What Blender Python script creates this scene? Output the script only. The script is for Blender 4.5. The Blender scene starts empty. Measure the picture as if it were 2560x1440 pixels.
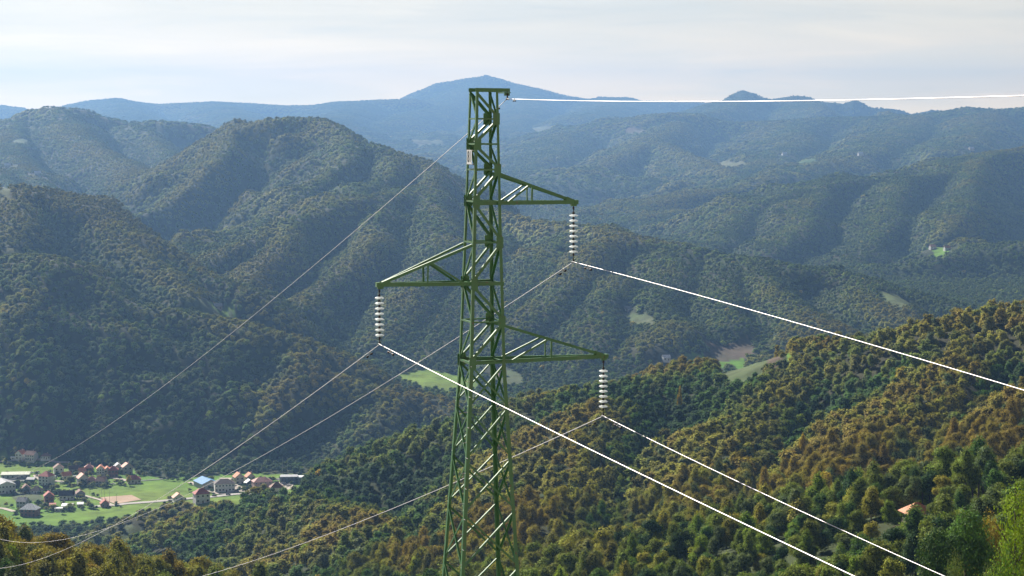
import bpy, math, random
import numpy as np
from mathutils import Vector, Matrix
R = math.radians
scene = bpy.context.scene
# ------------------------------------------------------------------ camera
F = 70.0/36.0*2560.0          # focal length in photo pixels
PITCH = math.atan(430.0/F)    # horizon sits 290 px below the top edge
cam_d = bpy.data.cameras.new('camera'); cam = bpy.data.objects.new('camera', cam_d)
scene.collection.objects.link(cam)
cam_d.sensor_width = 36; cam_d.lens = 70; cam_d.clip_start = 1.0; cam_d.clip_end = 60000
cam.location = (0, 0, 0); cam.rotation_euler = (math.pi/2 - PITCH, 0, 0)
scene.camera = cam
# ------------------------------------------------------------------ sun, sky, exposure
SUN_AZ, SUN_EL = R(32), R(35)            # left of straight ahead, above the horizon
sdir = Vector((-math.sin(SUN_AZ)*math.cos(SUN_EL), math.cos(SUN_AZ)*math.cos(SUN_EL), math.sin(SUN_EL)))
sun_d = bpy.data.lights.new('sun', 'SUN'); sun_d.energy = 5.0; sun_d.angle = R(0.53); sun_d.color = (1, .93, .82)
sun = bpy.data.objects.new('sun', sun_d); scene.collection.objects.link(sun)
sun.rotation_euler = (-sdir).to_track_quat('-Z', 'Y').to_euler()
scene.view_settings.view_transform = 'Standard'; scene.view_settings.look = 'None'
scene.view_settings.exposure = 1.17; scene.view_settings.gamma = 1.0
scene.cycles.max_bounces = 5; scene.cycles.diffuse_bounces = 2; scene.cycles.glossy_bounces = 2
scene.cycles.transmission_bounces = 3; scene.cycles.transparent_max_bounces = 16; scene.cycles.volume_bounces = 0
scene.cycles.use_denoising = True
world = bpy.data.worlds.new('World'); scene.world = world; world.use_nodes = True
HAZE_DENS = 0.75e-4; HAZE_COL = (.19, .355, .63); HAZE_G = 0.42

class NT:
    """small helper to wire shader / geometry nodes"""
    def __init__(s, tree): s.t = tree
    def n(s, typ, ins=None, **props):
        nd = s.t.nodes.new(typ)
        for k, v in props.items(): setattr(nd, k, v)
        for k, v in (ins or {}).items():
            sock = nd.inputs[k]
            if isinstance(v, bpy.types.NodeSocket): s.t.links.new(v, sock)
            else: sock.default_value = v
        return nd
    def math(s, op, a, b=0.0, c=None, clamp=False):
        ins = {0: a, 1: b}
        if c is not None: ins[2] = c
        return s.n('ShaderNodeMath', ins, operation=op, use_clamp=clamp).outputs[0]
    def mix(s, f, a, b, blend='MIX'):
        nd = s.n('ShaderNodeMix', data_type='RGBA', blend_type=blend)
        for i, v in ((0, f), (6, a), (7, b)):
            if isinstance(v, bpy.types.NodeSocket): s.t.links.new(v, nd.inputs[i])
            else: nd.inputs[i].default_value = v if i == 0 else (*v[:3], 1)
        return nd.outputs[2]
    def ramp(s, f, stops):
        nd = s.n('ShaderNodeValToRGB', {0: f}); cr = nd.color_ramp
        while len(cr.elements) < len(stops): cr.elements.new(.5)
        for e, (p, c) in zip(cr.elements, stops):
            e.position = p; e.color = (*c, 1) if len(c) == 3 else c
        return nd.outputs[0]
    def mapr(s, f, a, b, c=0.0, d=1.0):
        return s.n('ShaderNodeMapRange', {0: f, 1: a, 2: b, 3: c, 4: d}).outputs[0]

def build_world():
    t = world.node_tree; t.nodes.clear(); g = NT(t)
    sky = g.n('ShaderNodeTexSky', sky_type='NISHITA', sun_disc=False, sun_elevation=SUN_EL,
              sun_rotation=-SUN_AZ, altitude=600, air_density=1.0, dust_density=2.0, ozone_density=1.0)
    co = g.n('ShaderNodeTexCoord').outputs['Generated']
    sp = g.n('ShaderNodeSeparateXYZ', {0: co})
    x, y, z = sp.outputs
    az = g.math('ARCTAN2', x, y)                       # azimuth, 0 straight ahead
    # streaky high cloud, laid out by direction in the sky
    st = g.n('ShaderNodeCombineXYZ', {0: g.math('MULTIPLY', az, 7.0), 1: g.math('MULTIPLY', z, 75.0), 2: 0.7}).outputs[0]
    n1 = g.n('ShaderNodeTexNoise', {'Vector': st, 'Scale': 1.0, 'Detail': 7.0, 'Roughness': .58, 'Distortion': .5}).outputs[0]
    st2 = g.n('ShaderNodeCombineXYZ', {0: g.math('MULTIPLY', az, 3.0), 1: g.math('MULTIPLY', z, 16.0), 2: 3.1}).outputs[0]
    n2 = g.n('ShaderNodeTexNoise', {'Vector': st2, 'Scale': 1.3, 'Detail': 3.0, 'Roughness': .5}).outputs[0]
    veil = g.ramp(n2, [(.3, (.385, .425, .475)), (.5, (.435, .44, .45)), (.7, (.46, .455, .445))])
    streak = g.mapr(n1, .50, .64)
    veil = g.mix(g.math('MULTIPLY', streak, .8), veil, (.495, .487, .475))
    dark = g.mapr(n1, .47, .33)
    veil = g.mix(g.math('MULTIPLY', dark, .6), veil, (.36, .39, .43))
    # brighter towards the sun side (left), warmer and brighter low down
    left = g.mapr(az, .26, -.26, .93, 1.08)
    veil = g.mix(1.0, veil, g.n('ShaderNodeCombineXYZ', {0: left, 1: left, 2: left}).outputs[0], 'MULTIPLY')
    low = g.ramp(g.mapr(z, 0.0, .10), [(0.0, (.96, .69, .335)), (.12, (.84, .61, .325)), (.48, (.425, .372, .280)), (1.0, (.345, .318, .282))])
    veil = g.mix(1.0, g.mix(1.0, veil, low, 'MULTIPLY'), (3, 3, 3), 'MULTIPLY')
    skyc = g.mix(1.0, sky.outputs[0], (.08, .08, .08), 'MULTIPLY')
    # upper hemisphere: less veil so the overhead sky stays a real blue-ish sky
    f = g.mapr(z, .12, .7, .93, .55)
    col = g.mix(f, skyc, veil)
    # the veil thins out and darkens overhead, so that shade stays deep
    dim = g.mapr(z, .08, .35, .9, .10)
    col = g.mix(1.0, col, g.n('ShaderNodeCombineXYZ', {0: dim, 1: dim, 2: g.mapr(z, .08, .35, .9, .17)}).outputs[0], 'MULTIPLY')
    below = g.mapr(z, -.02, -.12)
    col = g.mix(below, col, (.10, .12, .12))
    bg = g.n('ShaderNodeBackground', {0: col, 1: 1.0})
    t.links.new(bg.outputs[0], g.n('ShaderNodeOutputWorld').inputs[0])
build_world()

def material(name, color=(.5, .5, .5), rough=.8, metal=0.0, spec=.3, fn=None):
    m = bpy.data.materials.new(name); m.use_nodes = True; t = m.node_tree; t.nodes.clear(); g = NT(t)
    b = g.n('ShaderNodeBsdfPrincipled', {'Base Color': (*color, 1), 'Roughness': rough, 'Metallic': metal, 'Specular IOR Level': spec})
    o = g.n('ShaderNodeOutputMaterial'); t.links.new(b.outputs[0], o.inputs[0])
    if fn: fn(g, b, o)
    return m
def noisy(c1, c2, scale, detail=3.0, bump=0.0, coord='Object'):
    def fn(g, b, o):
        co = g.n('ShaderNodeTexCoord').outputs[coord]
        n = g.n('ShaderNodeTexNoise', {'Vector': co, 'Scale': scale, 'Detail': detail}).outputs[0]
        g.t.links.new(g.ramp(n, [(.3, c1), (.7, c2)]), b.inputs['Base Color'])
        if bump:
            bn = g.n('ShaderNodeBump', {'Height': n, 'Strength': bump})
            g.t.links.new(bn.outputs[0], b.inputs['Normal'])
    return fn

def tag(o, label=None, cat=None, group=None, kind=None):
    if label: o['label'] = label
    if cat: o['category'] = cat
    if group: o['group'] = group
    if kind: o['kind'] = kind
    return o
def mesh_obj(name, verts, faces, mat=None, parent=None, smooth=False):
    me = bpy.data.meshes.new(name)
    if isinstance(verts, np.ndarray): verts = verts.tolist()
    if isinstance(faces, np.ndarray): faces = faces.tolist()
    me.from_pydata(verts, [], faces); me.update()
    for m in (mat if isinstance(mat, (list, tuple)) else [mat] if mat else []): me.materials.append(m)
    if smooth: me.shade_smooth()
    o = bpy.data.objects.new(name, me); scene.collection.objects.link(o)
    if parent: o.parent = parent
    return o
def empty(name, loc=(0, 0, 0), rz=0.0):
    o = bpy.data.objects.new(name, None); scene.collection.objects.link(o)
    o.location = loc; o.rotation_euler = (0, 0, rz); o.empty_display_size = .5
    return o
def copy_tree(o, parent=None):
    c = o.copy(); scene.collection.objects.link(c); c.parent = parent
    for ch in list(o.children): copy_tree(ch, c)
    return c

class MB:
    """mesh collector"""
    def __init__(s): s.v = []; s.f = []; s.mi = []
    def add(s, vs, fs, mi=0):
        b = len(s.v); s.v += [tuple(v) for v in vs]; s.f += [tuple(b+i for i in f) for f in fs]; s.mi += [mi]*len(fs)
        return s
    def box(s, c, size, rz=0.0, mi=0):
        cx, cy, cz = c; sx, sy, sz = [q/2 for q in size]; ca, sa = math.cos(rz), math.sin(rz)
        vs = [(cx+dx*sx*ca-dy*sy*sa, cy+dx*sx*sa+dy*sy*ca, cz+dz*sz) for dz in (-1, 1) for dx, dy in ((-1, -1), (1, -1), (1, 1), (-1, 1))]
        return s.add(vs, [(3, 2, 1, 0), (4, 5, 6, 7), (0, 1, 5, 4), (1, 2, 6, 5), (2, 3, 7, 6), (3, 0, 4, 7)], mi)
    def prism(s, a, b, prof, n1, n2, mi=0):
        """sweep a closed 2-D profile (in n1,n2) from a to b"""
        a, b = Vector(a), Vector(b); n = len(prof)
        vs = [a+n1*p+n2*q for p, q in prof]+[b+n1*p+n2*q for p, q in prof]
        fs = [(i, (i+1) % n, n+(i+1) % n, n+i) for i in range(n)]+[tuple(range(n-1, -1, -1)), tuple(range(n, 2*n))]
        return s.add(vs, fs, mi)
    def angle(s, a, b, w, t, n1, n2, mi=0):
        """steel angle (L section) of leg width w, thickness t; flanges along n1 and n2 from the corner line a-b"""
        d = (Vector(b)-Vector(a)).normalized(); n1 = (Vector(n1)-d*Vector(n1).dot(d)).normalized()
        n2 = Vector(n2); n2 = (n2-d*n2.dot(d)); n2 = (n2-n1*n2.dot(n1)).normalized()
        return s.prism(a, b, [(0, 0), (w, 0), (w, t), (t, t), (t, w), (0, w)], n1, n2, mi)
    def tube(s, pts, r, n=6, mi=0, cap=True):
        pts = [Vector(p) for p in pts]; base = len(s.v); m = len(pts); up = Vector((0, 0, 1))
        for i, p in enumerate(pts):
            d = (pts[min(i+1, m-1)]-pts[max(i-1, 0)]).normalized()
            u = d.cross(up if abs(d.z) < .95 else Vector((1, 0, 0))).normalized(); w = d.cross(u)
            rr = r[i] if isinstance(r, (list, tuple)) else r
            s.v += [tuple(p+(u*math.cos(2*math.pi*k/n)+w*math.sin(2*math.pi*k/n))*rr) for k in range(n)]
        for i in range(m-1):
            for k in range(n):
                k2 = (k+1) % n; s.f.append((base+i*n+k, base+i*n+k2, base+(i+1)*n+k2, base+(i+1)*n+k)); s.mi.append(mi)
        if cap:
            s.f.append(tuple(base+k for k in range(n-1, -1, -1))); s.f.append(tuple(base+(m-1)*n+k for k in range(n))); s.mi += [mi, mi]
        return s
    def lathe(s, c, prof, n=16, mi=0):
        c = Vector(c); base = len(s.v)
        for r, z in prof:
            s.v += [tuple(c+Vector((r*math.cos(2*math.pi*k/n), r*math.sin(2*math.pi*k/n), z))) for k in range(n)]
        for i in range(len(prof)-1):
            for k in range(n):
                k2 = (k+1) % n; s.f.append((base+i*n+k, base+i*n+k2, base+(i+1)*n+k2, base+(i+1)*n+k)); s.mi.append(mi)
        s.f.append(tuple(base+k for k in range(n-1, -1, -1))); s.f.append(tuple(base+(len(prof)-1)*n+k for k in range(n))); s.mi += [mi, mi]
        return s
    def build(s, name, mat, parent=None, smooth=False):
        o = mesh_obj(name, s.v, s.f, mat, parent, smooth)
        if isinstance(mat, (list, tuple)) and len(mat) > 1: o.data.polygons.foreach_set('material_index', s.mi)
        return o

def pt(px, py, Y):
    """photo pixel + forward distance -> world point"""
    u = (px-1280)/F; v = (720-py)/F
    dx, dy, dz = u, math.cos(PITCH)+v*math.sin(PITCH), -math.sin(PITCH)+v*math.cos(PITCH)
    k = Y/dy
    return Vector((dx*k, Y, dz*k))
# ------------------------------------------------------------------ terrain
def hashn(ix, iy, seed):
    h = (ix.astype(np.int64)*374761393 + iy.astype(np.int64)*668265263 + seed*144269504) & 0xffffffff
    h = ((h ^ (h >> 13))*1274126177) & 0xffffffff
    return ((h ^ (h >> 16)) & 0xffffff)/float(0xffffff)
def vnoise(x, y, seed=0):
    ix = np.floor(x); iy = np.floor(y); fx = x-ix; fy = y-iy
    fx = fx*fx*fx*(fx*(fx*6-15)+10); fy = fy*fy*fy*(fy*(fy*6-15)+10)
    a = hashn(ix, iy, seed); b = hashn(ix+1, iy, seed); c = hashn(ix, iy+1, seed); d = hashn(ix+1, iy+1, seed)
    return (a+(b-a)*fx)*(1-fy)+(c+(d-c)*fx)*fy
def fbm(x, y, L, octs=4, seed=0, ridged=False):
    s = 0; amp = 1; tot = 0
    for o in range(octs):
        ca, sa = math.cos(o*1.1+seed), math.sin(o*1.1+seed)
        n = vnoise((x*ca-y*sa)/L+o*17.3, (x*sa+y*ca)/L-o*9.1, seed*7+o)*2-1
        if ridged: n = 1-2*np.abs(n)
        s = s+n*amp; tot += amp; amp *= .5; L *= .5
    return s/tot

# crests and spurs: (photo x, photo y, forward distance in metres)
def L3(D, *p): return [(x, y, D) for x, y in p]
RIDGES = [  # (points, slope, rounding, canopy)
 (L3(10500, (-400,262),(0,268),(30,272),(60,282),(130,285),(205,262),(240,254),(290,250),(325,256),(390,264),(450,262),(530,258),(620,262),(700,268),(780,268),(850,258),(900,256),(960,253),(1030,252)), .30, 60),
 ([(290,250,10500),(330,290,9200),(300,330,8000)], .30, 60), ([(530,258,10500),(600,290,9300),(640,320,8200)], .30, 60),
 ([(900,256,10500),(860,290,9300),(820,310,8200)], .30, 60),
 (L3(12000, (980,275),(1020,262),(1035,245),(1055,228),(1100,210),(1160,200),(1190,196),(1215,191),(1245,198),(1290,212),(1350,225),(1420,243),(1475,251),(1500,245),(1560,247),(1600,254),(1700,256),(1780,261),(1800,268)), .95, 26),
 ([(1200,214,11900),(1130,262,11000),(1030,290,9900),(930,318,9000),(860,335,8500)], .30, 60),
 ([(1290,226,11900),(1330,270,10700),(1300,310,9500),(1240,340,8600)], .30, 60),
 ([(1560,247,12000),(1520,275,10500),(1440,300,9300)], .28, 60),
 (L3(9500, (1740,275),(1775,268),(1795,262),(1820,245),(1843,233),(1860,227),(1890,233),(1930,246),(1990,243),(2030,243),(2060,250),(2110,262),(2140,252),(2165,258),(2200,270),(2260,280),(2330,278),(2380,285)), 2.4, 1),
 ([(1856,246,9400),(1830,275,8800),(1760,290,8300)], .36, 12), ([(2030,254,9400),(2060,280,8700)], .36, 12),
 (L3(7500, (1180,385),(1300,345),(1400,318),(1480,305),(1600,290),(1680,279),(1740,282),(1790,297),(1850,303),(1950,298),(2060,290),(2150,288),(2250,285),(2330,282),(2380,272),(2430,266),(2500,268),(2560,264),(2900,262)), .30, 50),
 ([(1700,300,7400),(1640,348,6500),(1560,378,6200),(1480,412,5900),(1370,465,5500),(1290,500,5200)], .38, 25),
 ([(1640,348,6500),(1740,385,6100),(1830,420,5700),(1870,460,5300)], .38, 25),
 ([(1420,325,7300),(1380,380,6500),(1290,430,6000)], .34, 30),
 ([(2000,300,7400),(1990,350,6600),(1920,400,6000),(1800,440,5600)], .33, 40),
 ([(2300,285,7400),(2260,330,6600),(2180,370,6000),(2060,400,5600),(1960,430,5300)], .33, 40),
 ([(2480,270,7500),(2440,330,6500),(2360,370,5900)], .33, 40),
 ([(1960,425,5300),(1850,462,5000),(1740,478,4900),(1620,500,4800),(1500,530,4700)], .38, 25),
 ([(1700,520,4600),(1600,535,4550),(1520,560,4500),(1440,600,4400)], .40, 25),
 # left background hill
 (L3(5200, (-400,300),(0,292),(50,285),(90,268),(130,259),(200,266),(260,283),(330,300),(400,295),(450,298),(500,305),(540,317),(580,345)), .42, 30),
 ([(130,259,5200),(210,325,4800),(330,410,4350),(430,470,4000)], .42, 25), ([(330,300,5200),(420,370,4750),(480,420,4450)], .42, 25),
 ([(50,290,5200),(30,370,4600),(80,430,4200),(180,500,3850),(250,560,3600)], .40, 25), ([(-150,330,4900),(-60,400,4300),(30,455,4000)], .4, 25),
 # the conical wooded hill
 ([(500,385,3980),(530,345,4000),(560,326,4000),(600,311,4000),(680,293,4000),(740,290,4000),(800,287,4000),(840,303,3950),(880,325,3900),(940,355,3850),(1000,375,3800),(1080,400,3750),(1130,425,3700),(1180,470,3650),(1260,520,3600),(1350,560,3500)], .52, 18),
 ([(590,312,4000),(530,390,3820),(470,450,3680),(400,500,3540),(320,540,3400)], .52, 8),
 ([(870,318,3920),(880,380,3720),(800,450,3480),(700,520,3300),(590,575,3150)], .52, 12),
 ([(1000,375,3800),(990,430,3560),(900,480,3330)], .50, 12),
 ([(1110,415,3720),(1080,465,3450),(960,480,3250),(870,492,3100),(720,542,2950),(600,600,2820),(510,645,2720)], .50, 15),
 ([(960,480,3250),(930,590,2900),(850,680,2700),(760,750,2520)], .52, 12), ([(1090,470,3400),(1110,590,2980),(1040,700,2720),(980,800,2520),(950,850,2440)], .52, 12),
 ([(740,540,2950),(700,620,2750),(640,690,2560)], .52, 12), ([(1230,520,3500),(1240,620,3000),(1190,720,2750),(1130,820,2530),(1090,880,2420)], .5, 12),
 # left middle hills
 ([(-300,455,2650),(0,460,2600),(60,462,2600),(110,465,2600),(160,485,2600),(230,510,2580),(300,550,2550),(370,580,2520),(430,610,2500),(480,645,2480),(540,672,2450),(600,692,2420),(660,715,2400),(700,760,2370)], .50, 12),
 ([(250,520,2580),(330,600,2480),(410,650,2400),(470,695,2330),(505,722,2280)], .50, 8),
 ([(60,462,2600),(80,540,2480),(50,600,2400)], .5, 10),
 ([(-300,640,2250),(0,642,2250),(60,632,2250),(110,630,2250),(180,642,2240),(240,680,2230),(300,715,2210),(380,745,2200),(500,772,2180),(650,805,2150),(760,835,2150),(850,872,2150),(920,900,2140)], .52, 12),
 ([(-300,750,2150),(0,752,2150),(120,745,2150),(230,790,2135),(330,800,2130),(450,850,2110),(560,870,2100)], .5, 14), ([(-300,880,2065),(60,880,2065),(150,860,2070),(260,930,2050),(420,930,2050),(600,955,2040)], .5, 14),
 ([(110,630,2250),(90,760,2120),(130,880,2040),(150,960,2000)], .55, 10), ([(300,715,2210),(290,850,2090),(300,960,2020),(280,1040,1980)], .55, 10),
 ([(560,785,2170),(560,880,2090),(480,960,2030),(430,1030,1990)], .55, 10), ([(760,835,2150),(780,900,2090),(720,970,2030),(690,1040,1990)], .55, 10),
 ([(860,930,2090),(930,955,2080),(1000,962,2080),(1080,978,2080),(1140,1010,2050),(1200,1050,2020)], .52, 12),
 ([(1000,965,2080),(960,1030,2010),(900,1080,1970)], .55, 10),
 # ridge behind the right-hand arms
 ([(1200,500,3500),(1260,520,3300),(1330,545,3200),(1400,550,3150),(1470,560,3100),(1550,585,3000),(1650,610,3000),(1720,608,2980),(1800,622,2950),(1880,635,2900),(1980,655,2850),(2080,665,2850),(2180,690,2800),(2300,725,2750),(2400,750,2700),(2500,768,2700),(2800,800,2700)], .46, 12),
 ([(1550,585,3000),(1480,620,2870),(1420,700,2700),(1340,780,2550),(1290,840,2450)], .52, 10),
 ([(1430,555,3150),(1380,640,2900),(1300,720,2700),(1240,790,2550)], .52, 10),
 ([(1700,610,2990),(1690,680,2800),(1670,740,2650),(1700,800,2500),(1640,850,2420)], .48, 14),
 ([(1880,635,2900),(1960,710,2720),(2040,770,2580),(2100,810,2500)], .44, 14), ([(1800,622,2950),(1840,720,2700),(1860,790,2550)], .5, 10),
 ([(2180,690,2800),(2210,740,2680),(2280,790,2560)], .4, 14), ([(1560,680,2760),(1520,760,2600),(1500,840,2450),(1450,890,2380)], .5, 10),
 # ridge far right
 ([(1560,640,4100),(1650,604,4200),(1700,590,4200),(1770,560,4200),(1850,515,4250),(1950,480,4300),(2050,455,4400),(2180,437,4500),(2270,437,4500),(2330,430,4600),(2400,415,4700),(2450,390,4800),(2500,370,4900),(2560,357,5000),(2850,330,5000)], .42, 18),
 ([(2050,455,4400),(2010,550,4000),(1950,620,3750)], .45, 12), ([(2270,437,4500),(2220,540,4080),(2160,620,3800),(2120,670,3600)], .45, 12),
 ([(2450,390,4800),(2420,490,4300),(2360,570,3950)], .45, 12), ([(1850,515,4250),(1800,590,3950),(1720,640,3750)], .45, 12),
 ([(2130,700,3400),(2230,662,3500),(2350,640,3500),(2450,620,3550),(2560,600,3550),(2850,560,3550)], .42, 12),
 # foreground right spur
 ([(2900,690,1050),(2560,755,1100),(2480,780,1120),(2400,800,1150),(2300,825,1170),(2200,830,1180),(2100,840,1200),(2000,870,1200),(1900,905,1200),(1850,930,1200),(1750,950,1200),(1650,945,1200),(1520,962,1200),(1480,967,1200),(1400,978,1200),(1300,1012,1200),(1150,1080,1220),(1100,1100,1230),(1000,1130,1250),(930,1150,1260),(850,1168,1280),(790,1192,1300),(700,1215,1320),(620,1300,1350)], .36, 14),
 ([(1560,965,1180),(1500,1060,1020),(1400,1180,880),(1330,1280,790),(1250,1400,710),(1200,1500,660)], .43, 8),
 ([(2080,850,1200),(1960,980,1050),(1850,1080,930),(1780,1200,810),(1700,1320,720),(1620,1440,640)], .43, 8),
 ([(2480,785,1120),(2380,920,980),(2250,1030,880),(2130,1130,780),(2060,1230,700)], .43, 8),
 ([(1200,1500,660),(1080,1390,780),(960,1300,920),(860,1240,1080),(780,1205,1250)], .43, 8),
 ([(2700,900,900),(2580,1010,820),(2450,1080,740)], .43, 8),
 # near right knoll with the hut
 ([(2900,1120,420),(2700,1180,480),(2560,1225,520),(2400,1270,560),(2290,1300,580),(2150,1350,570),(2000,1420,540),(1850,1500,500)], .30, 12),
 ([(2900,1290,240),(2650,1380,270),(2500,1480,280)], .34, 8),
 ([(2950,1400,125),(2760,1500,132),(2640,1590,138)], .36, 4),
 # near left knoll
 ([(-400,1220,380),(-100,1290,440),(60,1318,480),(160,1350,505),(300,1370,510),(420,1410,600),(560,1470,600),(700,1540,600)], .34, 10),
 ([(0,1400,380),(200,1480,370),(500,1560,380)], .3, 10),
]
WORLD_RIDGES = [([(-80,-80,-46),(0,0,-44),(0,55,-43.5),(2,70,-46)], .55, 4)]
def canopy(D): return 12 if D < 200 else 3 if 515 < D < 585 else 16 if D < 760 else 11 if D < 1500 else 8.5 if D < 5000 else 11 if D < 10500 else -8
_segs = []
for pts, k, r in RIDGES:
    P = []
    for p in pts:
        p = (p[0], p[1], p[2] if p[2] < 3900 else 3900+(p[2]-3900)*1.55)
        q = pt(*p); P.append((q.x, q.y, q.z-canopy(p[2])))
    for a, b in zip(P[:-1], P[1:]): _segs.append((a, b, k, r))
for P, k, r in WORLD_RIDGES:
    for a, b in zip(P[:-1], P[1:]): _segs.append((a, b, k, r))

ASYM = .52; SUNX, SUNY = -math.sin(R(32)), math.cos(R(32))      # slopes away from the sun are the steep ones
def floor_z(x, y):
    D = np.hypot(x, y)
    b = -341 + np.clip((D-2000)*.10, 0, 55) + np.clip((D-5500)*.022, 0, 130)
    return b + np.clip((D-4000)/1800, 0, 1)*(fbm(x, y, 950, 4, 61, True)*75+25*fbm(x, y, 300, 3, 62, True))
def terrain(x, y):
    D = np.hypot(x, y)
    wa = np.clip(D/2500, .05, 1.0)*np.clip((12000-D)/5000, .06, 1)
    wx = x+fbm(x, y, 260, 3, 3)*26*wa; wy = y+fbm(x, y, 260, 3, 5)*26*wa
    best = np.full(x.shape, -1e9); bd = np.full(x.shape, 1e9)
    for (ax, ay, az), (bx, by, bz), k0, r in _segs:
        k = k0
        dx, dy = bx-ax, by-ay; l2 = dx*dx+dy*dy
        t = np.clip(((wx-ax)*dx+(wy-ay)*dy)/l2, 0, 1)
        ex = wx-ax-t*dx; ey = wy-ay-t*dy; d = np.sqrt(ex*ex+ey*ey)
        rr = r*1.6+max(0.0, ay-6000)/400; k = k*(1.85 if k > .37 and k < .6 else 1.5 if k < .365 else 1.0)
        k = k*(1-(ASYM if ay > 1700 else .25)*(ex*SUNX+ey*SUNY)/(d+1))
        h = az+t*(bz-az) - k*(np.sqrt(d*d+rr*rr)-rr)
        best = np.maximum(best, h); bd = np.minimum(bd, d)
    fade = np.clip(bd/(130+np.clip(D-4500, 0, 99999)*.07), 0, 1)
    sc = np.clip(D/1700, .3, 1.6)
    z = best + fade*(fbm(x, y, 330, 3, 11, True)*42*sc) + np.clip(bd/(80+np.clip(D-4500, 0, 99999)*.05), 0, 1)*fbm(x, y, 110, 3, 12, True)*8*np.clip(D/1500, .3, 1.4)
    far = np.clip((D-5200)/2500, 0, 1)*np.clip(bd/600-.1, 0, 1)
    z = z + far*fbm(x, y, 1300, 4, 21, True)*75
    fl = floor_z(x, y)
    # soft maximum with the valley floor
    k2 = 9.0
    q = (z-fl)/k2
    z = np.where(q > 30, z, fl + k2*np.log1p(np.exp(np.clip(q, -40, 30))))
    return z

AZ0, AZ1, NAZ = R(-25), R(25), 860
NR = 1500
_rad = 12*np.power(18500/12, np.linspace(0, 1, NR)**.82)
_az = np.linspace(AZ0, AZ1, NAZ)
GA, GR = np.meshgrid(_az, _rad)           # rows = radius
GX, GY = GR*np.sin(GA), GR*np.cos(GA)
GZ = terrain(GX, GY)
def _grid_uv(x, y):
    a = (np.arctan2(x, y)-AZ0)/(AZ1-AZ0)*(NAZ-1)
    r = np.interp(np.hypot(x, y), _rad, np.arange(NR))
    return np.clip(a, 0, NAZ-1.001), np.clip(r, 0, NR-1.001)
def bilerp(G, x, y):
    a, r = _grid_uv(x, y); ia, ir = a.astype(int), r.astype(int); fa, fr = a-ia, r-ir
    return (G[ir, ia]*(1-fa)+G[ir, ia+1]*fa)*(1-fr)+(G[ir+1, ia]*(1-fa)+G[ir+1, ia+1]*fa)*fr
def ground_z(x, y):
    return float(bilerp(GZ, np.array([float(x)]), np.array([float(y)]))[0])
def ray_ground(px, py):
    """where the line of sight through a photo point meets the bare ground"""
    d = pt(px, py, 1.0)
    Y = np.geomspace(150, 25000, 6000)
    g = bilerp(GZ, d.x*Y, Y)
    hit = np.nonzero(g >= d.z*Y)[0]
    i = hit[0] if len(hit) else len(Y)-1
    return Vector((d.x*Y[i], Y[i], g[i]))
# occlusion of each grid node as seen from the camera (tangent of highest elevation so far)
_tan = (GZ+9)/GR
_vis = np.maximum.accumulate(_tan, axis=0)
# ------------------------------------------------------------------ ground cover zones
def in_poly(x, y, poly):
    c = np.zeros(x.shape, bool); n = len(poly)
    for i in range(n):
        x1, y1 = poly[i]; x2, y2 = poly[(i+1) % n]
        if y1 == y2: continue
        c ^= ((y1 > y) != (y2 > y)) & (x < (x2-x1)*(y-y1)/(y2-y1)+x1)
    return c
def ground_poly(*pp):
    return [tuple(ray_ground(*p)[:2]) for p in pp]
GRASS, DRY, SOIL, OLIVE = 1, 2, 3, 4
CLEAR = [  # (cover, outline as photo points that are dropped onto the terrain)
 (GRASS, (1000,935),(1060,920),(1130,935),(1180,950),(1200,962),(1110,965),(1050,950)),
 (GRASS, (1700,880),(1860,878),(1985,880),(1975,888),(1840,892),(1705,892)),
 (SOIL,  (1740,893),(1960,892),(1930,904),(1780,905)),
 (OLIVE, (1760,908),(1920,906),(1890,935),(1800,935)),
 (SOIL,  (1760,850),(1870,845),(1890,868),(1780,875)),
 (OLIVE, (425,760),(480,756),(555,762),(600,785),(520,783)),
 (GRASS, (520,752),(560,758),(600,772),(575,770)),
 (DRY,   (0,622),(55,628),(60,640),(0,645)),
 (OLIVE, (1560,776),(1620,786),(1640,800),(1580,800)),
 (DRY,   (2200,730),(2240,740),(2300,757),(2250,758)),
 (GRASS, (2310,625),(2340,618),(2375,628),(2340,640)),
 (DRY,   (1330,320),(1380,316),(1390,324),(1340,328)),
 (SOIL,  (1560,322),(1610,319),(1620,327),(1570,330)), (DRY, (2050,333),(2120,345),(2110,352),(2060,342)),
 (OLIVE, (1960,402),(2040,398),(2050,408),(1990,412)), (DRY, (1790,405),(1860,400),(1870,412),(1800,415)),
 (DRY,   (1030,352),(1100,345),(1110,360),(1050,366)), (OLIVE, (30,352),(70,350),(65,358),(35,358)),
 (OLIVE, (0,470),(20,466),(25,478),(0,480)), (OLIVE, (1235,930),(1290,925),(1310,950),(1250,955)),
 (SOIL,  (2228,1320),(2285,1302),(2325,1304),(2300,1324)),
 (OLIVE, (2510,1108),(2560,1105),(2560,1118),(2520,1118)),
]
CLEAR_W = [(c, ground_poly(*p)) for c, *p in CLEAR]
VILLAGE = ground_poly((-120,1300),(60,1300),(150,1296),(230,1287),(330,1272),(430,1260),(500,1264),(560,1272),(608,1282),(618,1266),(565,1248),(640,1246),(700,1248),(740,1240),(775,1215),(780,1188),(700,1184),(560,1186),(515,1196),(480,1190),(420,1198),(345,1186),(330,1172),(200,1166),(150,1158),(140,1146),(60,1138),(-120,1138))
FIELD_DARK = ground_poly((30,1228),(90,1229),(112,1250),(60,1258),(28,1246))
RIVER_GAP = ground_poly((310,1318),(380,1318),(400,1345),(300,1350))
def near_of(x, y, poly, E, steps=5):
    """inside the plot, or up to E metres in front of it (kept open, so that trees do not hide it)"""
    D = np.hypot(x, y); m = np.zeros(x.shape, bool)
    for k in range(steps):
        q = 1+E*k/(steps-1)/D; m |= in_poly(x*q, y*q, poly)
    return m
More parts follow.
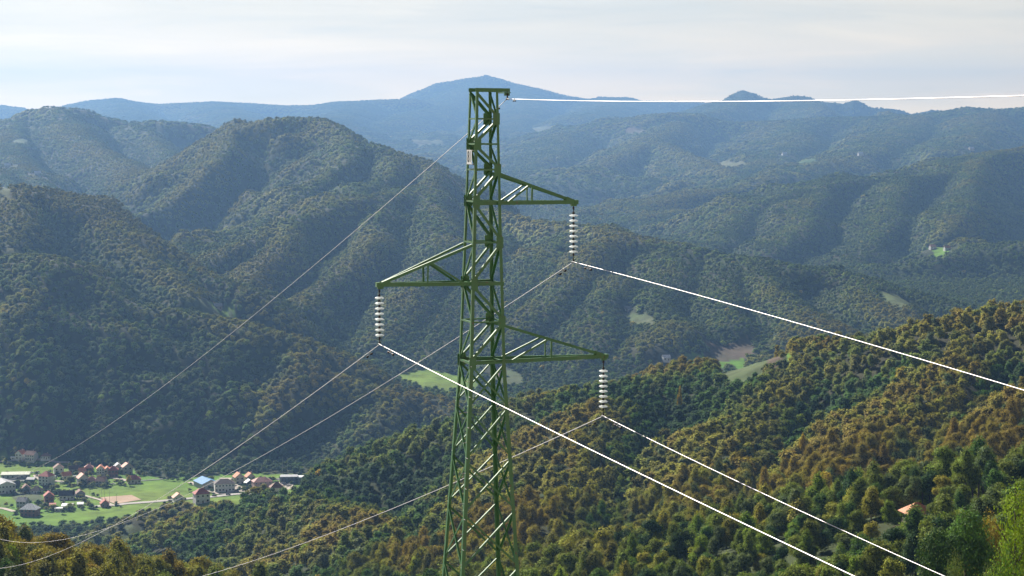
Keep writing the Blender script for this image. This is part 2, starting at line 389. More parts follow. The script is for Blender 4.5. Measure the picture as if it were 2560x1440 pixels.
def cover_at(x, y):
    c = np.zeros(x.shape, np.int32)
    D = np.hypot(x, y)
    for k, poly in CLEAR_W:
        d = math.hypot(*poly[0]); c[near_of(x, y, poly, 5 if d < 1200 else 48 if (poly[0][0] > 180 and 1800 < d < 2700) else 34 if d < 3500 else 40)] = k
    v = near_of(x, y, VILLAGE, 45)
    c[v] = GRASS; c[in_poly(x, y, FIELD_DARK)] = OLIVE; c[near_of(x, y, RIVER_GAP, 30)] = OLIVE
    return c

def build_ground():
    n = NR*NAZ
    co = np.stack([GX.ravel(), GY.ravel(), GZ.ravel()], 1).astype(np.float32)
    i = np.arange(NR-1)[:, None]*NAZ+np.arange(NAZ-1)[None, :]
    q = np.stack([i, i+1, i+NAZ+1, i+NAZ], -1).reshape(-1, 4)[:, ::-1].astype(np.int32)
    me = bpy.data.meshes.new('hills'); me.vertices.add(n); me.vertices.foreach_set('co', co.ravel())
    me.loops.add(q.size); me.loops.foreach_set('vertex_index', q.ravel())
    me.polygons.add(len(q)); me.polygons.foreach_set('loop_start', np.arange(0, q.size, 4, dtype=np.int32))
    me.update(calc_edges=True); me.validate()
    me.polygons.foreach_set('use_smooth', np.ones(len(me.polygons), bool))
    cov = cover_at(GX.ravel(), GY.ravel())
    gx_, gy_ = GX.ravel(), GY.ravel(); cov[(cov == 0) & (gx_ > 50) & (gy_ > 380) & (gy_ < 640)] = 5      # scrubby old pasture
    pal = np.array([(.028,.034,.014),(.100,.185,.020),(.105,.11,.05),(.10,.075,.055),(.07,.095,.04),(.045,.060,.022)], np.float32)
    col = np.ones((n, 4), np.float32); col[:, :3] = pal[cov]
    at = me.color_attributes.new('cover', 'FLOAT_COLOR', 'POINT'); at.data.foreach_set('color', col.ravel())
    def fn(g, b, o):
        c = g.n('ShaderNodeAttribute', attribute_name='cover').outputs['Color']
        geo = g.n('ShaderNodeNewGeometry').outputs['Position']
        n1 = g.n('ShaderNodeTexNoise', {'Vector': geo, 'Scale': .05, 'Detail': 5.0, 'Roughness': .6}).outputs[0]
        n2 = g.n('ShaderNodeTexNoise', {'Vector': geo, 'Scale': .006, 'Detail': 4.0}).outputs[0]
        v = g.mapr(n1, .3, .7, .65, 1.4); w = g.mapr(n2, .35, .65, .8, 1.25)
        vv = g.math('MULTIPLY', v, w)
        cc = g.mix(1.0, c, g.n('ShaderNodeCombineXYZ', {0: vv, 1: g.math('MULTIPLY', v, 1.0), 2: vv}).outputs[0], 'MULTIPLY')
        g.t.links.new(cc, b.inputs['Base Color'])
    me.materials.append(material('forest_floor', rough=.95, spec=.1, fn=fn))
    o = bpy.data.objects.new('hills', me); scene.collection.objects.link(o)
    tag(o, kind='structure'); return o
hills = build_ground()
# ------------------------------------------------------------------ transmission tower
def paint_fn(g, b, o):
    co = g.n('ShaderNodeTexCoord').outputs['Object']
    n1 = g.n('ShaderNodeTexNoise', {'Vector': co, 'Scale': 1.7, 'Detail': 6.0, 'Roughness': .65}).outputs[0]
    n2 = g.n('ShaderNodeTexNoise', {'Vector': co, 'Scale': 9.0, 'Detail': 4.0}).outputs[0]
    c = g.ramp(n1, [(.32, (.040, .135, .042)), (.55, (.065, .185, .062)), (.72, (.11, .215, .10))])
    c = g.mix(g.mapr(n2, .66, .74), c, (.13, .085, .05))       # rust spots
    g.t.links.new(c, b.inputs['Base Color']); g.t.links.new(g.mapr(n1, .3, .7, .30, .52), b.inputs['Roughness'])
GREEN = material('green_paint', rough=.38, spec=.55, fn=paint_fn)
GALV = material('galvanised_steel', (.30, .30, .29), .42, .75)
RUSTY = material('dark_cast_iron', (.035, .028, .026), .55, .5)
CABLE = material('aluminium_strand', (.84, .80, .80), .58, .6)
WHITE = material('white_enamel', rough=.5, fn=noisy((.66, .66, .64), (.8, .8, .79), 8.0))
BLACK = material('black_lettering', (.012, .012, .014), .6)
def glass_fn(g, b, o):
    tr = g.n('ShaderNodeBsdfTranslucent', {0: (.9, .93, .93, 1)})
    mx = g.n('ShaderNodeMixShader', {0: .5, 1: b.outputs[0], 2: tr.outputs[0]})
    tp = g.n('ShaderNodeBsdfTransparent', {0: (.95, .98, .98, 1)})
    m3 = g.n('ShaderNodeMixShader', {0: .38, 1: mx.outputs[0], 2: tp.outputs[0]})
    g.t.links.new(m3.outputs[0], o.inputs[0])
GLASS = material('milky_glass', (.97, .98, .98), .12, 0, .8, fn=glass_fn)

TH = R(19.5); TY = 55.0
TX = pt(1209, 500, TY).x
TBASE = ground_z(TX, TY)
TX -= math.sin(R(.45))*(pt(1209, 500, TY).z-TBASE)
AX = Vector((math.cos(TH), math.sin(TH), 0)); BX = Vector((-math.sin(TH), math.cos(TH), 0))
def zl(py): return pt(1209, py, TY).z-TBASE          # height above the tower's foot for a photo row
tower = empty('transmission_tower', (TX, TY, TBASE), TH)
tower.rotation_euler = (0, R(.45), TH)
tag(tower, 'green painted steel lattice transmission tower with three cross arms and a white 81 plate', 'pylon')
_wy = [(226, .63), (297, .66), (424, .73), (500, .78), (802, .97), (905, 1.03), (1408, 1.68)]
def width(z):
    zs = [zl(a) for a, _ in _wy][::-1]; ws = [b for _, b in _wy][::-1]
    if z < zs[0]: return ws[0]+(zs[0]-z)*.116
    return float(np.interp(z, zs, ws))
def corner(z, sx, sy):
    w = width(z)/2; return Vector((sx*w, sy*w, z))
SC = {'near': ((-1, -1), (1, -1)), 'right': ((1, -1), (1, 1)), 'far': ((1, 1), (-1, 1)), 'left': ((-1, 1), (-1, -1))}
up_levels = [zl(y) for y in (228, 297, 360, 424, 503, 605, 707, 802, 903)]
lo_levels = [zl(y) for y in (903, 1014, 1140, 1268, 1408)]
z = lo_levels[-1]; h = 1.75
while z > .6:
    z = z-h if z-h*1.5 > 0 else 0.0; lo_levels.append(z); h *= 1.22
# legs, each one angle section from foot to head
for sx, sy in ((-1, -1), (1, -1), (1, 1), (-1, 1)):
    mb = MB(); ks = [0.0, zl(1408), zl(903), zl(500), zl(226)]
    for a, b in zip(ks[:-1], ks[1:]):
        w = .105 if b <= zl(903)+.01 else .085 if b < zl(499) else .07
        mb.angle(corner(a, sx, sy), corner(b, sx, sy), w, .012, (-sx, 0, 0), (0, -sy, 0))
    mb.build('leg', GREEN, tower)
def face_member(face, za, sa, zb, sb, w, name='brace', inset=.014, flip=False):
    (c0, c1) = SC[face]; A = corner(za, *(c0 if sa == 0 else c1)); B = corner(zb, *(c0 if sb == 0 else c1))
    n = {'near': Vector((0, -1, 0)), 'far': Vector((0, 1, 0)), 'left': Vector((-1, 0, 0)), 'right': Vector((1, 0, 0))}[face]
    d = (B-A).normalized(); A, B = A+d*.02-n*inset, B-d*.02-n*inset
    side = d.cross(n).normalized()
    if side.z > 0: side = -side
    mb = MB(); o = -side*w/2
    mb.angle(A+o, B+o, w, .008, side, -n if not flip else n); return mb.build(name, GREEN, tower)
def plate(face, zc, s, w, h, off=0.004):
    c = corner(zc, *SC[face][s]); other = corner(zc, *SC[face][1-s]); d = (other-c).normalized()
    n = {'near': Vector((0, -1, 0)), 'far': Vector((0, 1, 0)), 'left': Vector((-1, 0, 0)), 'right': Vector((1, 0, 0))}[face]
    mb = MB(); a = c+d*(-.03)+n*off; k = [(0, -h*.5), (w*.94, -h*.5), (w, -h*.42), (w, h*.42), (w*.94, h*.5), (0, h*.5)]
    V = [a+d*x+Vector((0, 0, q)) for x, q in k]; V2 = [v+n*.008 for v in V]; m = len(k)
    mb.add(V+V2, [tuple(range(m)), tuple(range(2*m-1, m-1, -1))]+[(i, m+i, m+(i+1) % m, (i+1) % m) for i in range(m)])
    mb.build('gusset_plate', GREEN, tower)
for i, (za, zb) in enumerate(zip(up_levels[:-1], up_levels[1:])):
    down_right = i % 2 == 0                     # zigzag: falls to the right, then back to the left
    for f in ('near', 'far', 'left', 'right'):
        dr = down_right if f in ('near', 'left') else not down_right
        face_member(f, za-.03, 0 if dr else 1, zb+.03, 1 if dr else 0, .078 if f in ('near', 'far') else .062)
        if i: face_member(f, za, 0, za, 1, .045, 'belt', .002)
    for f, s in (('near', 1 if down_right else 0), ('far', 0 if down_right else 1)):
        plate(f, zb, s, .25 if f == 'far' else .20, .32)
for f in SC: face_member(f, up_levels[-1], 0, up_levels[-1], 1, .06, 'belt', .002)
for i, (za, zb) in enumerate(zip(lo_levels[:-1], lo_levels[1:])):
    for f in ('near', 'far', 'left', 'right'):
        st = 0.0 if f in ('near', 'far') else (zb-za)*.5
        a, b = za-.04+st*.0, zb+.04
        face_member(f, a, 0, b, 1, .052, flip=False, inset=.004); face_member(f, b, 0, a, 1, .052, inset=.022)
# step bolts up one leg
for k in range(26):
    zz = zl(1430)+k*.42
    if zz > zl(905): break
    c = corner(zz, -1, -1); d = Vector((1, 0, 0)) if k % 2 else Vector((0, 1, 0))
    m = MB(); m.tube([c+d*.0, c-d*.0+Vector((-.13, 0, 0) if k % 2 else (0, -.13, 0))], .009, 5); m.build('step_bolt', GALV, tower)
# head: earth-wire bracket
zt = zl(222); wt = width(zt)/2
def channel(mb, A, B, hgt, wid, t=.012, side=Vector((0, -1, 0))):
    """steel channel, web towards side"""
    A, B = Vector(A), Vector(B); d = (B-A).normalized(); s = (side-d*side.dot(d)).normalized(); u = Vector((0, 0, 1)); u = (u-d*u.dot(d)).normalized()
    mb.prism(A, B, [(0, -hgt/2), (0, hgt/2), (-wid, hgt/2), (-wid, hgt/2-t), (-t, hgt/2-t), (-t, -hgt/2+t), (-wid, -hgt/2+t), (-wid, -hgt/2)], s, u)
head = MB(); XE = .66
for sy in (-1, 1): channel(head, (-wt-.02, sy*wt, zt-.03), (XE if sy < 0 else XE-.02, sy*wt*.25 if False else sy*wt, zt-.03), .10, .045, side=Vector((0, sy, 0)))
head.build('head_beam', GREEN, tower)
m = MB(); m.box((XE-.06, 0, zt-.10), (.14, 2*wt+.06, .03)); m.box((XE-.09, -wt+.0, zt-.135), (.16, .012, .10)); m.build('hanger_bracket', GREEN, tower)

def crossarm(name, sgn, tip, zb, ztop, node, label=None):
    """tip = reach along the arm axis from the tower's centre; zb = bottom chord height; ztop = where the ties meet the body"""
    root = empty(name); root.parent = tower
    wb = width(zb)/2; wt2 = width(ztop)/2
    ch = []
    for sy in (-1, 1):
        m = MB(); channel(m, (-sgn*(wb+.015), sy*(wb+.02), zb), (sgn*(tip), sy*.055, zb), .105, .05, side=Vector((0, sy, 0)))
        m.build('bottom_chord', GREEN, root)
        m = MB(); A = Vector((sgn*(wt2+.03), sy*(wt2+.0), ztop-.02)); B = Vector((sgn*(tip-.12), sy*.05, zb+.075))
        m.angle(A, B, .075, .009, (0, -sy, 0), (0, 0, -1)); m.build('top_tie', GREEN, root)
        P = lambda f: A+(B-A)*f
        Qx = P(node).x; f2 = (abs(Qx)-0)/(tip); y2 = sy*((wb+.02)*(1-f2)+.055*f2) if True else 0
        q = P(node); low = Vector((q.x, sy*(wb+(.055-wb)*((abs(q.x)+wb)/(tip+wb))), zb+.05))
        m = MB(); m.angle(q+Vector((0, 0, -.03)), low, .045, .007, (sgn, 0, 0), (0, -sy, 0)); m.build('post', GREEN, root)
        q2 = P(node-.02); lowb = Vector((sgn*(wb+.22), sy*(wb*.9), zb+.05))
        m = MB(); d = (q2-lowb).normalized(); side = Vector((0, sy, 0)); u = d.cross(side).normalized()
        if u.z < 0: u = -u
        m.angle(lowb, q2+d*-.03, .055, .007, (0, -sy, 0), -u); m.build('strut', GREEN, root)
        m = MB(); pp = [(sgn*(tip-.36), zb+.05), (sgn*(tip-.08), zb+.05), (sgn*(tip-.1), zb+.075), (sgn*(tip-.33), zb+.16)]
        V = [Vector((x, sy*(.06+.04), q_)) for x, q_ in pp]; V2 = [v+Vector((0, .008, 0)) for v in V]
        m.add(V+V2, [(0, 1, 2, 3), (7, 6, 5, 4)]+[(i, 4+i, 4+(i+1) % 4, (i+1) % 4) for i in range(4)]); m.build('tip_gusset', GREEN, root)
    m = MB(); m.box((sgn*(tip-.02), 0, zb), (.10, .16, .125)); m.box((sgn*(tip-.09), 0, zb-.085), (.16, .10, .06)); m.build('tip_plate', GREEN, root)
    for f in (.3, .62):   # lacing between the two bottom chords
        x = sgn*tip*f; m = MB(); y2 = wb+(.055-wb)*((abs(x)+wb)/(tip+wb)); m.box((x, 0, zb-.056), (.05, 2*y2, .008)); m.build('lacing_plate', GREEN, root)
    return root
ARM_UR = (2.78, zl(507), zl(430)); ARM_L = (3.03, zl(707), zl(606)); ARM_LR = (3.74, zl(902), zl(808))
crossarm('crossarm', 1, *ARM_UR, .42)
crossarm('crossarm', -1, *ARM_L, .48)
crossarm('crossarm', 1, *ARM_LR, .46)

# number plate on the left-hand face
zc = zl(393); wl = width(zc)/2
sign = empty('number_plate'); sign.parent = tower; sign['label'] = 'white plate with the black number 81'
m = MB(); m.box((-wl-.055, -.02, zc), (.006, .42, .385)); m.build('plate', WHITE, sign)
m = MB()
for s in (-1, 1): m.box((-wl-.03, -.02, zc+s*.19), (.045, .56, .02))
m.build('plate_bracket', GALV, sign)
def text_mesh(txt, size, mat, name, parent):
    cu = bpy.data.curves.new(name, 'FONT'); cu.body = txt; cu.size = size; cu.extrude = .002; cu.align_x = 'CENTER'; cu.align_y = 'CENTER'
    t = bpy.data.objects.new(name, cu); scene.collection.objects.link(t)
    bpy.context.view_layer.update()
    me = bpy.data.meshes.new_from_object(t); bpy.data.objects.remove(t); me.materials.clear(); me.materials.append(mat)
    o = bpy.data.objects.new(name, me); scene.collection.objects.link(o); o.parent = parent; return o
tx81 = text_mesh('81', .36, BLACK, 'number_text', sign)
# face outwards (-x): text x runs from far (+y) to near (-y)
tx81.rotation_euler = (math.pi/2, 0, -math.pi/2); tx81.location = (-wl-.0612, -.02, zc); tx81.scale = (.9, 1.25, 1)

# ------------------------------------------------------------------ conductors
TM = Matrix.Translation((TX, TY, TBASE)) @ (Matrix.Rotation(TH, 4, 'Z') @ Matrix.Rotation(R(.45), 4, 'Y'))
def arm_point(x, zz, y=0.0): return TM @ Vector((x, y, zz))
def insulator(tip_w, ytop, n, ybot, label):
    """string of cap and pin glass discs hanging from tip_w down to the clamp"""
    x, y, zt_ = tip_w; root = empty('insulator_string', (x, y, zt_), TH)
    px0 = lambda py: pt(1209, py, y).z-zt_
    tag(root, label, 'insulator', 'insulator strings hanging from the cross arms')
    zb = px0(ybot); z0 = px0(ytop); sp = .1462
    m = MB(); m.tube([(0, 0, .02), (0, 0, -.06)], .016, 6); m.box((0, 0, -.075), (.05, .02, .07)); m.tube([(0, 0, -.10), (0, 0, z0+.06)], .012, 6)
    m.box((0, 0, z0+.075), (.045, .045, .05)); m.build('shackle', RUSTY, root)
    for k in range(n):
        zc_ = z0-k*sp; m = MB()
        m.lathe((0, 0, zc_), [(.010, .030), (.050, .026), (.100, .012), (.127, -.008), (.127, -.018), (.112, -.016), (.104, -.034), (.094, -.014), (.078, -.034), (.066, -.014), (.04, -.012), (.012, -.012)], 20)
        d = m.build('glass_disc', GLASS, root, True)
        m = MB(); m.lathe((0, 0, zc_), [(.020, .095), (.028, .088), (.032, .05), (.038, .030), (.036, .024)], 10); m.tube([(0, 0, zc_-.01), (0, 0, zc_-.06)], .010, 6)
        m.build('cap', RUSTY, d)
    m = MB(); ze = z0-(n-1)*sp
    m.tube([(0, 0, ze-.04), (0, 0, zb+.05)], .011, 6); m.box((0, 0, ze-.085), (.05, .03, .05)); m.tube([(-.06, 0, ze-.05), (-.075, 0, ze-.11), (0, 0, ze-.13), (.075, 0, ze-.11), (.06, 0, ze-.05)], .007, 5)
    m.box((0, 0, zb+.045), (.035, .06, .07)); m.build('link', RUSTY, root)
    m = MB(); m.tube([(0, -.16, zb-.022), (0, -.08, zb-.004), (0, 0, zb), (0, .08, zb-.004), (0, .16, zb-.03)], [.014, .026, .03, .026, .014], 8); m.build('suspension_clamp', GALV, root)
    return Vector((x, y, zt_+zb))
def line_Y(px, X0, Y0):
    m = pt(px, 700, 1.0).x; t = math.tan(TH); return (X0+t*Y0)/(m+t)
WIRES = {}
def wire(P, right_pts, left_pts, r, label, y_right, y_left):
    """a conductor through P; its sag on either side is fitted to points of the photograph"""
    def fit(pts_):
        A, B = [], []
        for px, py in pts_:
            Y = line_Y(px, P.x, P.y); q = pt(px, py, Y); A.append([(Y-P.y), (Y-P.y)**2]); B.append(q.z-P.z)
        return np.linalg.lstsq(np.array(A), np.array(B), rcond=None)[0]
    fr, fl = fit(right_pts), fit(left_pts)
    def zf(Y):
        c, d = (fr if Y < P.y else fl), Y-P.y
        if Y >= y_right: return P.z+c[0]*d+c[1]*d*d
        e = y_right-P.y                            # beyond the picture the span runs on in a shallow curve
        return P.z+c[0]*e+c[1]*e*e+(c[0]+2*c[1]*e)*(Y-y_right)*.4
    X = lambda Y: P.x-math.tan(TH)*(Y-P.y)
    Ys = [-70.0, -40.0, -10.0]+list(np.linspace(y_right, P.y-.3, 60))+[P.y]+list(P.y+.3+(y_left-P.y-.3)*np.linspace(0, 1, 90)**1.5)
    m = MB(); m.tube([(X(Y), Y, zf(Y)) for Y in Ys], r, 8)
    o = m.build('power_line', CABLE, None, True); tag(o, label, 'cable')
    return lambda Y: Vector((X(Y), Y, zf(Y)))
pUR = arm_point(ARM_UR[0]-.09, ARM_UR[1]-.10); pL = arm_point(-(ARM_L[0]-.06), ARM_L[1]-.10); pLR = arm_point(ARM_LR[0]-.09, ARM_LR[1]-.10)
cUR = insulator(pUR, 538, 8, 655, 'insulator string of glass discs under the tip of the upper right cross arm')
cL = insulator(pL, 744, 8, 861, 'insulator string of glass discs under the tip of the left cross arm')
cLR = insulator(pLR, 926.5, 8, 1040, 'insulator string of glass discs under the tip of the lowest cross arm, furthest right')
wUR = wire(cUR, [(1800, 755), (2150, 850), (2560, 975)], [(1270, 765), (1060, 895), (640, 1165), (448, 1240), (262, 1315), (153, 1345), (55, 1355), (0, 1353)], .0084,
           'power line from the upper right insulator, running out to the right edge of the picture', 24, 235)
wL = wire(cL, [(1280, 1025), (1700, 1235), (2150, 1440)], [(560, 1150), (399, 1240), (273, 1312), (123, 1382), (0, 1420)], .0095,
          'thick bright power line from the left insulator, crossing in front of the tower', 22, 235)
wLR = wire(cLR, [(1800, 1180), (2100, 1320), (2375, 1440)], [(1285, 1140), (1110, 1225), (900, 1300), (700, 1375), (500, 1440)], .0084,
           'power line from the lowest right insulator, running down to the lower right corner', 24, 150)
pE = arm_point(XE-.08, zt-.10, -wt)
e = empty('earth_wire_clamp', pE, TH); tag(e, 'small dark clamp hanging under the bracket at the head of the tower', 'clamp')
m = MB(); m.tube([(0, 0, .03), (0, 0, -.10)], .014, 6); m.box((0, 0, -.05), (.05, .05, .06)); m.build('shackle', RUSTY, e)
m = MB(); m.box((0, 0, -.12), (.035, .035, .05)); m.tube([(0, -.12, -.19), (0, 0, -.165), (0, .10, -.19)], [.014, .03, .014], 7); m.build('clamp_body', RUSTY, e)
cE = pE+Vector((0, 0, -.17))
wE = wire(cE, [(1600, 256), (2000, 249), (2560, 240)], [(1165, 345), (650, 780), (180, 1115), (0, 1205)], .0080,          'thin topmost wire from the head of the tower, running level across the skyline', 20, 225)
def damper(w, Y, label, L=.42, drop=.075, k=1.0):
    p = w(Y); q = w(Y+.1); d = (q-p).normalized()
    if d.y < 0: d = -d
    root = empty('vibration_damper', p); root.rotation_euler = d.to_track_quat('Y', 'Z').to_euler()
    tag(root, label, 'vibration damper', 'vibration dampers clamped to the wires')
    m = MB(); m.box((0, 0, -drop*.5), (.022*k, .035*k, drop)); m.tube([(0, 0, -.0), (0, .001, .018)], .02*k, 6); m.build('clamp', GALV, root)
    m = MB(); m.tube([(0, -L/2, -drop-.012), (0, -L/4, -drop), (0, L/4, -drop), (0, L/2, -drop-.012)], .006, 5); m.build('messenger_cable', GALV, root)
    for s in (-1, 1):
        m = MB(); m.tube([(0, s*(L/2-.07), -drop-.01), (0, s*(L/2-.05), -drop-.01), (0, s*(L/2+.03), -drop-.016), (0, s*(L/2+.05), -drop-.016)], [.018*k, .030*k, .034*k, .020*k], 8); m.build('weight', RUSTY, root)
def Yat(P, px): return line_Y(px, P.x, P.y)
damper(wUR, Yat(cUR, 1470), 'vibration damper on the bright wire just right of the upper right insulator')
damper(wUR, Yat(cUR, 1406), 'vibration damper on the wire just left of the upper right insulator')
damper(wL, Yat(cL, 976), 'vibration damper on the bright wire just right of the left insulator')
damper(wL, Yat(cL, 922), 'vibration damper on the wire just left of the left insulator')
damper(wLR, Yat(cLR, 1546), 'vibration damper on the bright wire just right of the lowest insulator')
damper(wLR, Yat(cLR, 1481), 'vibration damper on the wire just left of the lowest insulator')
damper(wE, Yat(cE, 1286), 'small vibration damper on the topmost wire right of the tower head', .13, .035, .6)
damper(wE, Yat(cE, 1243), 'small vibration damper on the topmost wire behind the tower head', .30, .05, .8)
# ------------------------------------------------------------------ village
def roofm(name, c):
    def fn(g, b, o):
        co = g.n('ShaderNodeTexCoord').outputs['Object']
        w = g.n('ShaderNodeTexWave', {'Vector': co, 'Scale': 2.2, 'Distortion': .6, 'Detail': 1.0}, bands_direction='DIAGONAL').outputs[1]
        n = g.n('ShaderNodeTexNoise', {'Vector': co, 'Scale': .9, 'Detail': 5.0}).outputs[0]
        v = g.math('ADD', g.math('MULTIPLY', w, .25), g.mapr(n, .3, .7, .6, 1.2))
        g.t.links.new(g.mix(1.0, (*c, 1), g.n('ShaderNodeCombineXYZ', {0: v, 1: v, 2: v}).outputs[0], 'MULTIPLY'), b.inputs['Base Color'])
    return material(name, rough=.75, fn=fn)
ROOF = {'orange': roofm('orange_tiles', (.56, .22, .12)), 'pink': roofm('pale_pink_tiles', (.66, .38, .30)), 'red': roofm('red_tiles', (.36, .10, .08)),
        'brown': roofm('brown_tiles', (.19, .10, .075)), 'dark': roofm('dark_tiles', (.07, .05, .048)), 'grey': roofm('grey_sheet', (.30, .31, .33)),
        'white': roofm('pale_sheet', (.74, .76, .78)), 'blue': roofm('blue_sheet', (.07, .22, .44)), 'sage': roofm('pale_green_sheet', (.45, .47, .38)), 'rose': roofm('rose_tiles', (.42, .22, .19))}
def wallm(n, a): return material(n, rough=.9, fn=noisy(tuple(q*.78 for q in a), tuple(min(1, q*1.1) for q in a), .8, 5))
WALL = {'white': wallm('white_render', (.66, .66, .64)), 'cream': wallm('cream_render', (.56, .51, .42)), 'brick': wallm('raw_brick', (.25, .11, .08)),
        'grey': wallm('grey_render', (.36, .36, .35)), 'rose': wallm('dusty_rose_render', (.36, .24, .22)), 'dark': wallm('dark_boards', (.05, .055, .06)), 'navy': wallm('dark_cladding', (.06, .08, .12)), 'stone': wallm('rough_stone', (.28, .25, .21))}
PANE = material('window_glass', (.03, .035, .045), .15, 0, .7)
DOOR = material('wooden_door', (.09, .05, .03), .6)
CONC = material('chimney_plaster', (.45, .36, .32), .9)

def house(px, py, w, d, h, roof, wall, kind, label, name='house', rz=0.0, floors=2, wins=3, rise=None, chimney=True, cat='house', eave=.45, pos=None, sink=0):
    """w across the view, d deep, h to the eaves; roof kinds: gable (ridge across), gablef (gable end to the front), hip, flat, shed"""
    p = pos or ray_ground(px, py); root = empty(name, (p.x, p.y, p.z-sink), R(rz)); tag(root, label, cat)
    mb = MB(); hw, hd = w/2, d/2
    z0 = -2.5
    rise = rise if rise is not None else (min(w, d)*.42)
    V = [(-hw, -hd, z0), (hw, -hd, z0), (hw, hd, z0), (-hw, hd, z0), (-hw, -hd, h), (hw, -hd, h), (hw, hd, h), (-hw, hd, h)]
    Fc = [(0, 1, 5, 4), (1, 2, 6, 5), (2, 3, 7, 6), (3, 0, 4, 7), (4, 5, 6, 7)]
    if kind == 'gable': V += [(-hw, 0, h+rise), (hw, 0, h+rise)]; Fc += [(7, 4, 8), (5, 6, 9)]
    if kind == 'gablef': V += [(0, -hd, h+rise), (0, hd, h+rise)]; Fc += [(4, 5, 8), (6, 7, 9)]
    mb.add(V, Fc); mb.build('wall', WALL[wall], root)
    r = MB(); e = eave; t = .22
    def slab(q):   # a sloping roof plane of real thickness
        q = [Vector(v) for v in q]; n = (q[1]-q[0]).cross(q[-1]-q[0]).normalized()
        if n.z < 0: n = -n
        m = len(q); a = [v+n*.05 for v in q]; b_ = [v+n*(.05+t) for v in q]
        r.add(a+b_, [tuple(range(m)), tuple(range(2*m-1, m-1, -1))]+[(i, (i+1) % m, m+(i+1) % m, m+i) for i in range(m)])
    if kind == 'gable':
        s = rise/hd; 
        for y in (-1, 1): slab([(-hw-e, y*(hd+e), h-s*e), (hw+e, y*(hd+e), h-s*e), (hw+e, 0, h+rise), (-hw-e, 0, h+rise)])
    elif kind == 'gablef':
        s = rise/hw
        for x in (-1, 1): slab([(x*(hw+e), -hd-e, h-s*e), (x*(hw+e), hd+e, h-s*e), (0, hd+e, h+rise), (0, -hd-e, h+rise)])
    elif kind == 'hip':
        a, b_, zb = hw+e, hd+e, h-.15; q = max(0, a-b_); qy = max(0, b_-a)
        A = [(-a, -b_, zb), (a, -b_, zb), (a, b_, zb), (-a, b_, zb)]
        if q > 0 or qy == 0: T = [(-q-.01, 0, h+rise), (q+.01, 0, h+rise)]; fs = [(A[0], A[1], T[1], T[0]), (A[1], A[2], T[1]), (A[2], A[3], T[0], T[1]), (A[3], A[0], T[0])]
        else: T = [(0, -qy, h+rise), (0, qy, h+rise)]; fs = [(A[0], A[1], T[0]), (A[1], A[2], T[1], T[0]), (A[2], A[3], T[1]), (A[3], A[0], T[0], T[1])]
        for f in fs: slab(f)
    elif kind == 'shed': slab([(-hw-e, -hd-e, h), (hw+e, -hd-e, h), (hw+e, hd+e, h+rise), (-hw-e, hd+e, h+rise)]); 
    else: r.box((0, 0, h+.22), (w+.3, d+.3, .4))
    rf = r.build('roof', ROOF[roof], root)
    if chimney:
        c = MB(); c.box((hw*.35, hd*.15, h+rise*.75), (.6, .6, rise*.9+.8)); c.box((hw*.35, hd*.15, h+rise*1.2+.42), (.8, .8, .12)); c.build('chimney', CONC, rf)
    # openings on the two faces that show
    fh = h/max(1, floors)
    for fl in range(floors):
        for k in range(wins):
            x = -hw+w*(k+.5)/wins
            if fl == 0 and k == wins//2 and wins > 1:
                m = MB(); m.box((x, -hd-.02, 1.0), (1.0, .08, 2.1)); m.build('door', DOOR, root); continue
            m = MB(); m.box((x, -hd-.02, fh*fl+fh*.55), (min(1.5, w/wins*.5), .10, min(1.4, fh*.5))); m.build('window', PANE, root)
        for k in range(2):
            y = -hd+d*(k+.5)/2; m = MB(); m.box((-hw-.02 if rz < 0 else hw+.02, y, fh*fl+fh*.55), (.10, 1.1, min(1.4, fh*.5))); m.build('window', PANE, root)
    return root, p

